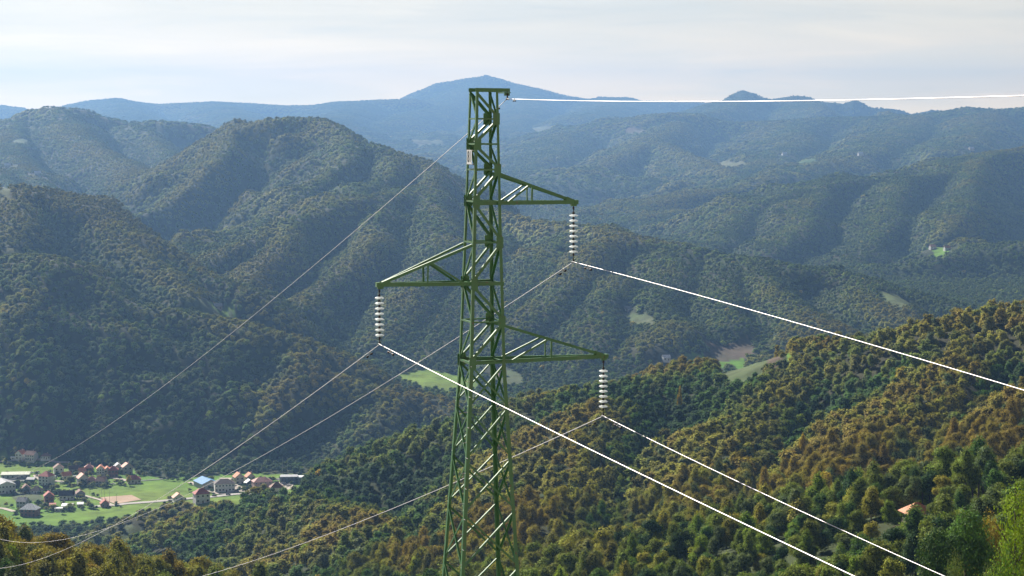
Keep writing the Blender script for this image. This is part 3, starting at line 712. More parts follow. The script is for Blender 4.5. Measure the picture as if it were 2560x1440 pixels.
def C5(x, y): return x/6.0, 1080+y/6.0
def C6(x, y): return 400+x/6.0, 1120+y/6.0
H5 = [ # crop x, y of the foot; width, depth, eaves; roof, wall, kind, turn, floors, windows, label
 (318,418,8,8,5.5,'orange','white','gablef',-25,2,2,'white house with orange gable roof, left one of the pair above the village'),
 (475,418,10,8,5.5,'brown','white','gable',-20,2,4,'white house with dark brown roof, right one of the pair above the village'),
 (690,410,9,6,3,'brown','white','hip',0,1,4,'low white cottage with a brown roof, alone at the foot of the wood'),
 (235,700,26,9,4.2,'sage','grey','shed',6,1,6,'long low shed with a pale green roof beside the paved yard'),
 (462,765,7,6,3.6,'grey','navy','shed',0,1,2,'small dark blue shed with a pale flat roof below the paved yard'),
 (700,792,11,10,8.5,'red','white','hip',-22,3,3,'tall white three storey house with a red hipped roof, left of the village green'),
 (880,634,9,8,6.5,'brown','white','gablef',18,2,2,'plain white house with a brown roof at the back left of the village'),
 (1000,712,8,7,4.2,'orange','cream','gable',22,1,2,'small house with a bright orange roof between two white houses'),
 (1115,610,10,7,4,'dark','grey','gable',15,1,3,'grey house with a very dark roof at the foot of the wooded slope'),
 (1240,795,9,10,7,'pink','white','gablef',25,2,2,'white house with the palest pink roof in the middle of the village'),
 (1235,650,6,6,4.5,'orange','rose','gable',20,1,2,'little rose coloured house with an orange roof behind the pink roofed one'),
 (1335,615,8,8,5.5,'rose','brick','hip',10,2,2,'brick house with a dull rose roof near the back of the village'),
 (1370,795,8,7,5,'rose','rose','hip',12,2,2,'dusty rose house with hipped roof half hidden by bare trees'),
 (1530,810,9,8,5,'brown','grey','gable',-12,2,3,'grey house with brown roof standing behind bushes at the edge of the green'),
 (1510,662,7,8,7.5,'orange','white','gablef',10,3,3,'narrow white house with balconies and an orange gable'),
 (1610,660,6,8,6.5,'orange','cream','gablef',14,2,2,'narrow cream house with an orange gable beside the balconied white one'),
 (1700,665,9,8,6.5,'red','brick','hip',8,2,3,'dark red brick house with a dark red hipped roof at the back of the village'),
 (1770,600,7,7,5.5,'white','grey','gablef',20,2,2,'grey house with a pale blue white sheet roof at the foot of the wood'),
 (1905,625,9,8,7,'pink','grey','gablef',26,2,2,'tall grey house with a beige pink roof, the last one at the back right'),
 (2010,765,12,8,3.8,'red','cream','hip',16,1,4,'long cream house with a dark red roof beside the yellow tree'),
 (392,905,7,7,4.2,'brown','grey','gablef',20,1,2,'small grey house with a brown gable near the big grey warehouse'),
 (552,918,9,7,3,'dark','white','hip',-8,1,3,'low white cottage with a dark grey hipped roof at the edge of the ploughed plot'),
 (255,835,5,4,3,'dark','dark','gable',0,1,1,'dark wooden shed just right of the big grey warehouse'),
 (700,880,5.5,4,2.6,'dark','dark','gable',5,1,1,'dark wooden shed below the three storey white house'),
 (1005,1010,13,9,4,'dark','white','gable',8,1,4,'old white house with a long steep dark roof in front of the village'),
 (1200,980,8,7,3.8,'brown','grey','gablef',24,1,2,'small grey barn with a brown roof beside the football field track'),
 (735,1095,8,8,8.5,'red','brick','gablef',18,3,2,'tall raw brick house with a red roof on the front meadow'),
 (790,1150,5,5,3,'red','brick','shed',10,1,1,'low brick annex leaning on the tall raw brick house'),
 (345,1135,9,7,6,'grey','grey','gable',-15,2,3,'plain concrete grey house without plaster, front left of the village'),
 (455,1255,14,10,6,'white','brick','hip',-10,2,4,'big unfinished brick house with a bright white roof, front left'),
 (1570,1118,7,7,3.2,'red','rose','gablef',20,1,2,'little red roofed house by the corner of the bare football pitch'),
 (1010,1160,9,6,3.2,'white','white','shed',3,1,3,'white roofed open shed among the trees at the front of the village'),
 (885,1190,7,5,2.6,'white','white','flat',5,1,2,'flat white building beside the white roofed shed'),
 (1205,1125,5,4,2.5,'white','grey','shed',8,1,1,'small pale roofed hut behind the riverside trees'),
 (200,418,5,4,2.6,'white','white','flat',0,1,1,'tiny pale garage left of the pair of houses on the slope'),
 (60,900,16,22,8,'grey','white','gablef',28,2,5,'big pale warehouse with a grey roof at the left edge of the village'),
]
H6 = [
 (270,812,9,8,4.6,'pink','white','gablef',22,2,2,'white house with a pink roof by the road, left of the two roadside houses'),
 (622,815,11,9,7,'red','white','hip',24,2,3,'two storey white house with a red brown hipped roof, right of the two roadside houses'),
 (700,590,17,22,5,'blue','grey','gablef',30,1,4,'large hall with a bright blue roof beside the grey building'),
 (965,645,18,12,7.5,'dark','white','hip',14,2,6,'big pale building with a dark grey roof in front of the blue hall'),
 (1180,530,8.5,9,6.5,'orange','cream','gablef',24,2,2,'cream house with an orange roof, left of the two behind the grey building'),
 (1350,505,8,8,5,'orange','cream','gablef',24,2,2,'cream house with an orange roof, right of the two behind the grey building'),
 (1340,590,8,7,4.5,'white','dark','gablef',22,1,1,'dark shed with a whitish sheet roof in front of the orange roofed houses'),
 (1530,625,17,11,8,'rose','rose','hip',20,3,4,'large dusty rose apartment house near the shop car park'),
 (1512,735,9,8,5,'dark','white','hip',-16,2,2,'white house with a dark maroon roof, left one below the rose apartment house'),
 (1750,690,9.5,8,5,'brown','white','hip',14,2,2,'white house with a dark maroon roof, right one below the rose apartment house'),
 (1935,520,16,12,6,'grey','navy','flat',4,2,5,'dark flat roofed shop beside the car park'),
 (2150,505,14,9,4.5,'white','grey','flat',2,1,5,'low grey works with a pale flat roof at the far right of the village'),
]
HOUSES = []
def rect_clear(p, w, d): HOUSES.append((p.x, p.y, max(w, d)*.62+2.5))
for (x, y, w, d, h, rf, wl, kd, rz, fl, wn, lb) in H5:
    nm = 'shed' if 'shed' in lb else 'garage' if 'garage' in lb else 'warehouse' if 'warehouse' in lb else 'barn' if 'barn' in lb else 'house'
    cat = nm
    _, p = house(*C5(x, y), w, d, h, rf, wl, kd, lb, nm, rz, fl, wn, chimney=(nm == 'house' and w > 6.5 and kd != 'flat'), cat=cat, rise=1.2 if kd == 'shed' else (3.0 if 'warehouse' in lb else None)); rect_clear(p, w, d)
for (x, y, w, d, h, rf, wl, kd, rz, fl, wn, lb) in H6:
    nm = 'hall' if 'hall' in lb else 'shop' if 'shop beside' in lb else 'shed' if 'shed' in lb else 'house' if 'house' in lb else 'building'
    _, p = house(*C6(x, y), w, d, h, rf, wl, kd, lb, nm, rz, fl, wn, chimney=nm == 'house', cat=nm, rise=3.4 if w > 14 else None); rect_clear(p, w, d)
# the hut among the near trees
hp = ray_ground(2292, 1302)
hut, _ = house(0, 0, 6.6, 5.6, 2.2, 'orange', 'stone', 'hip', 'lone stone hut with an orange tiled roof among the trees on the near right slope', 'hut', 12, 1, 2, rise=2.4, chimney=False, cat='hut', pos=hp, eave=.6)
HOUSES.append((hp.x, hp.y, 3))
# single farmsteads far away
FARM = [(19, 419, 'white', 'white', 'white farmhouse speck near the left edge on the background hill'), (94, 439, 'white', 'grey', 'pale roofed farm building low on the left background hill'),
 (1961, 389, 'white', 'white', 'white farmhouse on the far right hills, the leftmost there'), (2151, 389, 'white', 'white', 'white farmhouse on the far right hills, right of a bare patch'),
 (2428, 376, 'white', 'cream', 'pale farmhouse high on the far ridge near the right edge'), (2331, 623, 'pink', 'white', 'white house left of a bright green plot on the right hillside'),
 (2367, 626, 'orange', 'white', 'white house right of a bright green plot on the right hillside'), (1665, 901, 'white', 'white', 'white cottage beside the terraced fields'),
 (1569, 779, 'grey', 'white', 'small white cabin in the clearing on the middle hillside'), (1200, 908, 'white', 'grey', 'white roofed farm building seen through the tower, left one'),
 (1238, 925, 'dark', 'rose', 'dark roofed farm building seen through the tower, right one'), (1255, 940, 'pink', 'rose', 'rose coloured farmhouse seen between the tower legs and the valley field'),
 (1110, 640, 'brown', 'cream', 'lone cream house in the wood behind the tower'), (545, 772, 'grey', 'stone', 'small stone hut in the clearing on the left hillside')]
for x, y, rf, wl, lb in FARM[:-2]+FARM[-1:]:
    p = ray_ground(x, y); s = max(1.0, min(2.0, p.y/3000))
    house(0, 0, 9*s, 7*s, 3.5*s, rf, wl, 'gable', lb, 'farmhouse', 15, 1, 2, chimney=False, cat='farmhouse', pos=p); HOUSES.append((p.x, p.y, 14*s))
    HOUSES += [(p.x*(1-k*10/p.y), p.y-k*10, 12*s) for k in (1, 2, 3)]

# roads, paths, yards and the pitch
def sheet(name, pts, mat, lift, kind='structure', label=None, n=1):
    """a thin surface draped on the ground, subdivided so that it follows it"""
    P = [ray_ground(*p) for p in pts]; c = sum(((p.x, p.y) for p in P), ())
    mb = MB(); cx = sum(p.x for p in P)/len(P); cy = sum(p.y for p in P)/len(P)
    N = 6; m = len(P)
    for k in range(m):
        a, b = P[k], P[(k+1) % m]
        for i in range(N):
            r0, r1 = i/N, (i+1)/N
            q = [(cx+(a.x-cx)*r0, cy+(a.y-cy)*r0), (cx+(a.x-cx)*r1, cy+(a.y-cy)*r1), (cx+(b.x-cx)*r1, cy+(b.y-cy)*r1), (cx+(b.x-cx)*r0, cy+(b.y-cy)*r0)]
            if i == 0: q = q[:3]
            mb.add([(x, y, ground_z(x, y)+lift) for x, y in q], [tuple(range(len(q)))])
    o = mb.build(name, mat); tag(o, label, kind=kind); return o
def road(name, pts, w, mat, lift):
    P = [ray_ground(*p) for p in pts]; L = []
    for a, b in zip(P[:-1], P[1:]):
        n = max(1, int((b-a).length/7)); L += [a+(b-a)*(i/n) for i in range(n)]
    L.append(P[-1]); mb = MB(); vs = []
    for i, p in enumerate(L):
        d = (L[min(i+1, len(L)-1)]-L[max(i-1, 0)]); d.z = 0; d.normalize(); s = Vector((-d.y, d.x, 0))*w/2
        for q in (p-s, p+s): vs.append((q.x, q.y, ground_z(q.x, q.y)+lift))
    mb.add(vs, [(2*i, 2*i+1, 2*i+3, 2*i+2) for i in range(len(L)-1)])
    o = mb.build(name, mat); tag(o, kind='structure'); return o
ASPH = material('pale_road', rough=.9, fn=noisy((.30, .285, .26), (.40, .38, .35), .15, 4, coord='Object'))
GRAV = material('gravel', rough=.95, fn=noisy((.36, .31, .26), (.46, .41, .35), .2, 5, coord='Object'))
CLAY = material('bare_clay', rough=.95, fn=noisy((.33, .23, .16), (.43, .31, .22), .08, 5, coord='Object'))
DARKR = material('dark_road', rough=.85, fn=noisy((.11, .11, .11), (.16, .16, .155), .15, 4, coord='Object'))
sheet('sports_pitch', [C5(1470, 990), C5(1975, 952), C5(2120, 1022), C5(1735, 1088), C5(1600, 1040)], CLAY, .35)
road('road', [C5(-100, 1140), C5(60, 1155), C5(210, 1200)], 5, GRAV, .42)
road('road', [C5(1380, 1125), C5(1700, 1105), C5(1900, 1080), C5(2300, 1050), C6(0, 800), C6(380, 768), C6(760, 738), C6(1100, 700), C6(1380, 680)], 7.5, ASPH, .42)
road('road', [C6(1360, 690), C6(1480, 755)], 5, ASPH, .5)
road('path', [C5(1265, 960), C5(1480, 1020), C5(1640, 1080), C5(1700, 1108)], 3.5, GRAV, .50)
road('road', [C6(440, 520), C6(560, 565), C6(720, 640), C6(880, 690), C6(1000, 690)], 5.5, GRAV, .46)
road('road', [C6(1000, 690), C6(1150, 640), C6(1230, 590)], 5.5, GRAV, .54)
road('road', [C6(1110, 560), C6(1300, 640), C6(1390, 665), C6(1450, 690)], 6, GRAV, .58)
sheet('yard', [C6(1110, 585), C6(1260, 600), C6(1380, 665), C6(1130, 670)], GRAV, .36)
sheet('yard', [C6(1690, 540), C6(1830, 515), C6(2000, 560), C6(1960, 650), C6(1700, 670), C6(1560, 640)], GRAV, .36)
sheet('yard', [C6(880, 455), C6(1090, 452), C6(1090, 520), C6(930, 480)], GRAV, .38)
sheet('yard', [C5(490, 655), C5(620, 640), C5(640, 735), C5(540, 720)], GRAV, .38)
sheet('yard', [C5(60, 700), C5(420, 690), C5(420, 740), C5(190, 750)], DARKR, .37)
road('road', [C5(780, 740), C5(1000, 755), C5(1010, 775)], 5, GRAV, .5)
road('road', [C5(-60, 460), C5(250, 438), C5(700, 440), C5(860, 462), C5(1040, 465)], 3.5, GRAV, .5)
road('road', [C6(1450, 462), C6(1830, 470), C6(2250, 478)], 8, DARKR, .45)
road('road', [C5(1640, 690), C5(1840, 715), C5(1900, 740)], 4.5, GRAV, .5)
road('road', [C5(2090, 740), C5(2400, 715), C5(2520, 700)], 3, DARKR, .5)

# cars
def car_proto(col, name='parked_car', label='', van=False):
    root = empty(name); tag(root, label, 'van' if van else 'car')
    pm = material(name+'_paint', col, .3, 0, .6); L, W_, H_ = (5.2, 2.0, 2.2) if van else (4.3, 1.8, 1.45)
    zb = .32; m = MB(); hl = L/2
    prof = [(-hl, zb), (-hl, .95), (-hl+.3, 1.0), (-hl*.1, 1.02), (hl-.1, .98), (hl, .7), (hl, zb)] if not van else [(-hl, zb), (-hl, H_-.15), (-hl+.1, H_), (hl-1.4, H_), (hl-.75, 1.2), (hl, 1.05), (hl, zb)]
    n = len(prof); V = [(x, -W_/2, z_) for x, z_ in prof]+[(x, W_/2, z_) for x, z_ in prof]
    m.add(V, [tuple(range(n-1, -1, -1)), tuple(range(n, 2*n))]+[(i, (i+1) % n, n+(i+1) % n, n+i) for i in range(n)]); m.build('body', pm, root)
    if not van:
        m = MB(); P2 = [(-hl+.45, 1.0), (-hl+.9, H_), (hl*.15, H_), (hl*.55, 1.0)]; V = [(x, -W_/2+.12, z_) for x, z_ in P2]+[(x, W_/2-.12, z_) for x, z_ in P2]
        m.add(V, [(3, 2, 1, 0), (4, 5, 6, 7)]+[(i, (i+1) % 4, 4+(i+1) % 4, 4+i) for i in range(4)]); m.build('windows', PANE, root)
        m = MB(); m.box((-.15, 0, H_+.02), (1.5, W_-.3, .04)); m.build('roof', pm, root)
    else:
        m = MB(); m.box((hl-1.0, 0, 1.55), (.75, W_+.04, .45)); m.build('windows', PANE, root)
    for sx in (-1, 1):
        for sy in (-1, 1):
            m = MB(); a = Vector((sx*hl*.62, sy*(W_/2-.1), .33)); m.tube([a+Vector((0, -.11, 0)), a+Vector((0, .11, 0))], .33, 12); m.build('wheel', BLACK, root)
    return root
def carm(c): return {'white': (.75, .75, .75), 'silver': (.45, .46, .48), 'dark': (.04, .04, .05), 'red': (.4, .03, .03), 'blue': (.05, .10, .3), 'yellow': (.65, .7, .15)}[c]
CARS = [(C5, 450, 632, 'red', 0, 'small red car at the head of the paved yard'), (C5, 492, 630, 'white', 30, 'white car beside the red one in the paved yard'),
 (C5, 568, 615, 'silver', 60, 'silver car parked at the back corner of the paved yard'), (C5, 214, 684, 'white', 80, 'white car in front of the long low shed, left one of two'),
 (C5, 240, 684, 'silver', 80, 'silver car in front of the long low shed, right one of two'), (C5, 890, 1020, 'yellow', 15, 'pale yellow car in the yard of the old white house'),
 (C5, 935, 1050, 'dark', 0, 'dark car on the grass in front of the old white house'), (C5, 1182, 1022, 'yellow', 20, 'yellow car beside the small grey barn'),
 (C5, 1700, 800, 'white', 0, 'white car at the edge of the village green'), (C5, 1612, 688, 'white', 10, 'white car below the narrow cream house'),
 (C5, 930, 790, 'silver', 0, 'silver car on the lane left of the pink roofed house'), (C5, 210, 435, 'white', 0, 'white car on the lane beside the tiny pale garage'),
 (C6, 815, 728, 'dark', 5, 'dark car driving on the main road'), (C6, 1022, 712, 'dark', 5, 'dark small car on the main road nearer the junction'),
 (C6, 1850, 535, 'white', 20, 'white car in the shop car park, leftmost of the group'), (C6, 1880, 570, 'dark', 20, 'dark car in the shop car park in front of the white one'),
 (C6, 1915, 578, 'silver', 70, 'silver car in the middle of the shop car park'), (C6, 1940, 575, 'white', 60, 'white car in the shop car park, rightmost of the group'),
 (C6, 1300, 545, 'white', 0, 'white car between the whitish roofed shed and the orange roofed houses')]
for fn_, x, y, c, rz, lb in CARS:
    r = car_proto(carm(c), 'parked_car', lb); p = ray_ground(*fn_(x, y)); r.location = (p.x, p.y, ground_z(p.x, p.y)+.45); r.rotation_euler = (0, 0, R(rz)); r['group'] = 'cars in the village'
for x, y, lb in ((820, 700, 'white van behind the tall three storey house'), (1440, 812, 'white van behind the brown roofed house at the green'), (1130, 700, 'white van between the small orange roof and the pink roofed house')):
    r = car_proto(carm('white'), 'parked_van', lb, True); p = ray_ground(*C5(x, y)); r.location = (p.x, p.y, ground_z(p.x, p.y)+.3)
# floodlight and power poles round the pitch and the road
pole0 = None
for k, (fn_, x, y, h) in enumerate([(C5, 1350, 935, 11), (C5, 1528, 1005, 14), (C5, 1570, 1060, 14), (C5, 1645, 1070, 12), (C5, 1750, 1095, 10), (C5, 1160, 1088, 9), (C5, 1382, 1110, 9), (C6, 1455, 470, 18), (C6, 1528, 470, 15), (C6, 1205, 700, 11), (C6, 1840, 460, 20), (C6, 1912, 460, 20), (C6, 885, 700, 9)]):
    p = ray_ground(*fn_(x, y)); r = empty('utility_pole', (p.x, p.y, p.z)); tag(r, 'thin grey pole standing at the edge of the pitch or the road in the village', 'pole', 'poles in the village')
    m = MB(); m.tube([(0, 0, -1), (0, 0, h)], [.16, .09], 6); m.build('pole', GALV, r)
    m = MB(); m.box((0, 0, h-.6), (1.5, .12, .12)); m.build('crossbar', GALV, r)
# ------------------------------------------------------------------ trees
def leaf_material(name, translucency=.22, rough=.6):
    m = bpy.data.materials.new(name); m.use_nodes = True; t = m.node_tree; t.nodes.clear(); g = NT(t)
    tint = g.n('ShaderNodeAttribute', attribute_name='tint', attribute_type='INSTANCER').outputs['Color']
    var = g.n('ShaderNodeAttribute', attribute_name='var').outputs['Fac']
    hsv = g.n('ShaderNodeHueSaturation', {'Hue': g.mapr(var, 0, 1, .485, .515), 'Saturation': 1.0, 'Value': g.mapr(var, 0, 1, .6, 1.45), 'Color': tint}).outputs[0]
    d = g.n('ShaderNodeBsdfDiffuse', {0: hsv})
    tr = g.n('ShaderNodeBsdfTranslucent', {0: g.mix(1.0, hsv, (1.25, 1.2, .55), 'MULTIPLY')})
    mx = g.n('ShaderNodeMixShader', {0: translucency, 1: d.outputs[0], 2: tr.outputs[0]})
    gl = g.n('ShaderNodeBsdfGlossy', {0: (.8, .8, .8, 1), 1: rough})
    m2 = g.n('ShaderNodeMixShader', {0: .012, 1: mx.outputs[0], 2: gl.outputs[0]})
    t.links.new(m2.outputs[0], g.n('ShaderNodeOutputMaterial').inputs[0])
    return m
LEAF = leaf_material('autumn_leaves')
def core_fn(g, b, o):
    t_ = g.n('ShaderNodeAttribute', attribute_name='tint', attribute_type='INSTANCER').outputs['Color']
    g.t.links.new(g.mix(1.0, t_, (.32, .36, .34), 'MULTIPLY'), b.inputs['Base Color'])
CORE = material('crown_inner_shade', rough=1.0, spec=0.0, fn=core_fn)      # leaf tint darkened to paint the shade inside a crown
BARK = material('bark', rough=.9, fn=noisy((.05, .04, .03), (.14, .12, .10), 3.0, 4))

def crown_mesh(name, seed, n_leaf, leaf, lobes=8, spread=1.0, tall=1.0, core=True, sparse=0.0, up_bias=0.2, own=.9, jit=.38):
    """a crown about 8 m wide: lobes around the limbs, each covered with leaf-sized faces; base at z = 0 is the ground"""
    rng = np.random.default_rng(seed)
    H = 12.5*tall
    C, S = [], []
    for i in range(lobes):
        a = rng.uniform(0, 6.28); q = math.sqrt(rng.uniform(0, 1)); zz = rng.uniform(.42, .86)
        rad = 2.5*spread*q*(1.25-.75*max(0, zz-.5)*2)
        C.append((rad*math.cos(a), rad*math.sin(a), zz*H)); s = rng.uniform(1.1, 2.1)*spread*(1.15-.35*zz)
        S.append((s*rng.uniform(.9, 1.25), s*rng.uniform(.9, 1.25), s*rng.uniform(.75, 1.15)))
    C.append((0, 0, .8*H)); S.append((1.6*spread, 1.6*spread, 1.9*tall))
    C.append((0, 0, .55*H)); S.append((2.5*spread, 2.5*spread, 2.6*tall))
    C, S = np.array(C), np.array(S)
    li = rng.choice(len(C), n_leaf, p=(S.prod(1)**.667)/(S.prod(1)**.667).sum())
    nrm = rng.normal(size=(n_leaf, 3)); nrm[:, 2] += .25; nrm /= np.linalg.norm(nrm, axis=1)[:, None]
    depth = 1-np.abs(rng.normal(0, .13+sparse, n_leaf))
    # small twig clusters make the outline uneven
    cl = rng.normal(size=(n_leaf//7+1, 3))*.16; wob = cl[rng.integers(0, len(cl), n_leaf)]
    P = C[li]+nrm*S[li]*(depth[:, None])*(1+wob*1.0)+rng.normal(0, .12, (n_leaf, 3))
    P[:, 2] = np.maximum(P[:, 2], 1.0)
    nn = nrm*own+rng.normal(0, jit, (n_leaf, 3)); nn[:, 2] += up_bias; nn /= np.linalg.norm(nn, axis=1)[:, None]
    up = rng.normal(size=(n_leaf, 3)); u = np.cross(nn, up); u /= np.linalg.norm(u, axis=1)[:, None]; v = np.cross(nn, u)
    sz = leaf*rng.uniform(.6, 1.35, n_leaf)[:, None]
    u, v = u*sz, v*sz*.75
    V = np.stack([P-u, P-v*.9+nn*sz*.12, P+u, P+v*.9], 1).reshape(-1, 3)
    Fq = np.arange(n_leaf*4).reshape(-1, 4)
    var = np.repeat(np.clip(rng.normal(.5, .22, n_leaf)+(rng.random(len(cl))-.5)[rng.integers(0, len(cl), n_leaf)]*.3, 0, 1), 4)
    verts, faces = V, Fq.tolist()
    if core:   # solid hull inside each lobe, coloured as the crown's inner shade
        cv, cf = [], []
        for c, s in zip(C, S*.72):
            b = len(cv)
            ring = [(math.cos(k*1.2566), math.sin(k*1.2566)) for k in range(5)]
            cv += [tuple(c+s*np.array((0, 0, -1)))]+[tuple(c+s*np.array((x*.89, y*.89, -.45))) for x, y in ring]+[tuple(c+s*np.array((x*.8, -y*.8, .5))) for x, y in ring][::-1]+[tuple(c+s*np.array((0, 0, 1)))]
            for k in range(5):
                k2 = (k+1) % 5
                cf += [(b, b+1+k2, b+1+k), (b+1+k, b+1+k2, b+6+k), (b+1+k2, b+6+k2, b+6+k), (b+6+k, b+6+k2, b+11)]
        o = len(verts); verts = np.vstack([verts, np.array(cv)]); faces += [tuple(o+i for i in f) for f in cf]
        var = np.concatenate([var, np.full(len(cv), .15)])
    me = bpy.data.meshes.new(name); me.from_pydata(verts.tolist(), [], faces); me.update()
    a = me.attributes.new('var', 'FLOAT', 'POINT'); a.data.foreach_set('value', var.astype(np.float32))
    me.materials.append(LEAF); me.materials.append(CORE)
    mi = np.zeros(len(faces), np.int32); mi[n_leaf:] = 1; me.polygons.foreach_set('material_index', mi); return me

def trunk_mesh(name, seed, tall=1.0, spread=1.0):
    rng = random.Random(seed); mb = MB(); H = 12.5*tall
    top = (rng.uniform(-.3, .3), rng.uniform(-.3, .3), H*.8)
    mb.tube([(0, 0, -1.5), (.05, 0, H*.2), (rng.uniform(-.2, .2), rng.uniform(-.2, .2), H*.45), top], [.26, .2, .14, .04], 6)
    for i in range(6):
        a = rng.uniform(0, 6.28); z = H*rng.uniform(.25, .6); r = rng.uniform(1.4, 2.6)*spread
        mb.tube([(0, 0, z), (math.cos(a)*r*.5, math.sin(a)*r*.5, z+r*.55), (math.cos(a)*r, math.sin(a)*r, z+r*.95)], [.1, .06, .02], 4)
    me = bpy.data.meshes.new(name); me.from_pydata(mb.v, [], mb.f); me.update(); me.materials.append(BARK); return me

NEARC = [crown_mesh('crown', 400+i, 9500, .115, 8+i, 1.0, [1, .9, 1.1][i]) for i in range(3)]
FINE = [crown_mesh('crown', 100+i, 3600, .20, 7+i % 4, 1.0, [1, 1.1, .95, 1.2, 1.0][i % 5]) for i in range(5)]
MID = [crown_mesh('crown', 200+i, 850, .36, 7+i % 4, 1.0, [1, 1.12, .92, 1.2, 1.0, 1.05][i % 6], up_bias=.75, own=.55, jit=.28) for i in range(6)]
LOW = [crown_mesh('crown', 300+i, 170, .75, 5, 1.0, 1.0+.06*i, up_bias=.95, own=.4, jit=.22) for i in range(4)]
TRUNKS = [trunk_mesh('trunk', 40+i, [1, 1.1, .95, 1.2, 1.0][i % 5]) for i in range(5)]

# leaf colours (albedo) of the kinds of tree
KINDS = {
 'rust':   (.228, .186, .036), 'ochre': (.245, .240, .042), 'leafgreen': (.150, .225, .022), 'olive': (.150, .192, .036), 'green': (.070, .140, .030),
 'dark':   (.036, .076, .026), 'lime':  (.240, .320, .035), 'yellow': (.400, .300, .030), 'brown': (.160, .165, .042), 'grey': (.100, .135, .058)}
KN = list(KINDS); KC = np.array([KINDS[k] for k in KN])*np.array([1.14, 1.14, .95])

# single trees and tree rows standing in the open village ground: (photo x, y of the foot, size, kind)
VT = [(178,1210,1.2,'brown'),(170,1214,1,'grey'),(186,1222,.9,'brown'),(160,1232,.8,'brown'),(135,1222,.6,'dark'),(165,1216,1,'grey'),(140,1240,.8,'dark'),(147,1236,.7,'brown'),
 (230,1212,.7,'grey'),(240,1214,.8,'brown'),(262,1214,.9,'grey'),(270,1216,.7,'dark'),(278,1216,.6,'dark'),(215,1218,.6,'dark'),(300,1200,.6,'dark'),(292,1180,.5,'green'),
 (190,1166,.9,'ochre'),(200,1166,.9,'olive'),(176,1166,.9,'olive'),(165,1168,.7,'grey'),(222,1166,.7,'ochre'),(105,1212,.5,'olive'),(70,1212,.5,'olive'),(85,1215,.5,'green'),(60,1216,.4,'brown'),
 (105,1265,.5,'olive'),(76,1262,.7,'grey'),(66,1255,.5,'olive'),(98,1235,.5,'dark'),(345,1190,.9,'ochre'),(358,1190,.9,'ochre'),(350,1191,.7,'olive'),(370,1188,.6,'green'),(395,1186,.7,'green'),
 (410,1200,.6,'green'),(420,1202,.7,'dark'),(432,1203,.7,'green'),(445,1204,.8,'green'),(460,1204,.7,'green'),(412,1262,.6,'dark'),(430,1262,.5,'dark'),(290,1266,.4,'dark'),(635,1238,.5,'dark'),(612,1213,.5,'dark'),
 (100,1140,.9,'lime'),(108,1142,.7,'olive'),(118,1140,.6,'olive'),(90,1145,.6,'dark'),(10,1150,.7,'olive'),(25,1152,.7,'dark'),(460,1196,1.5,'olive'),(468,1198,1.3,'green'),(452,1199,1.1,'green')]
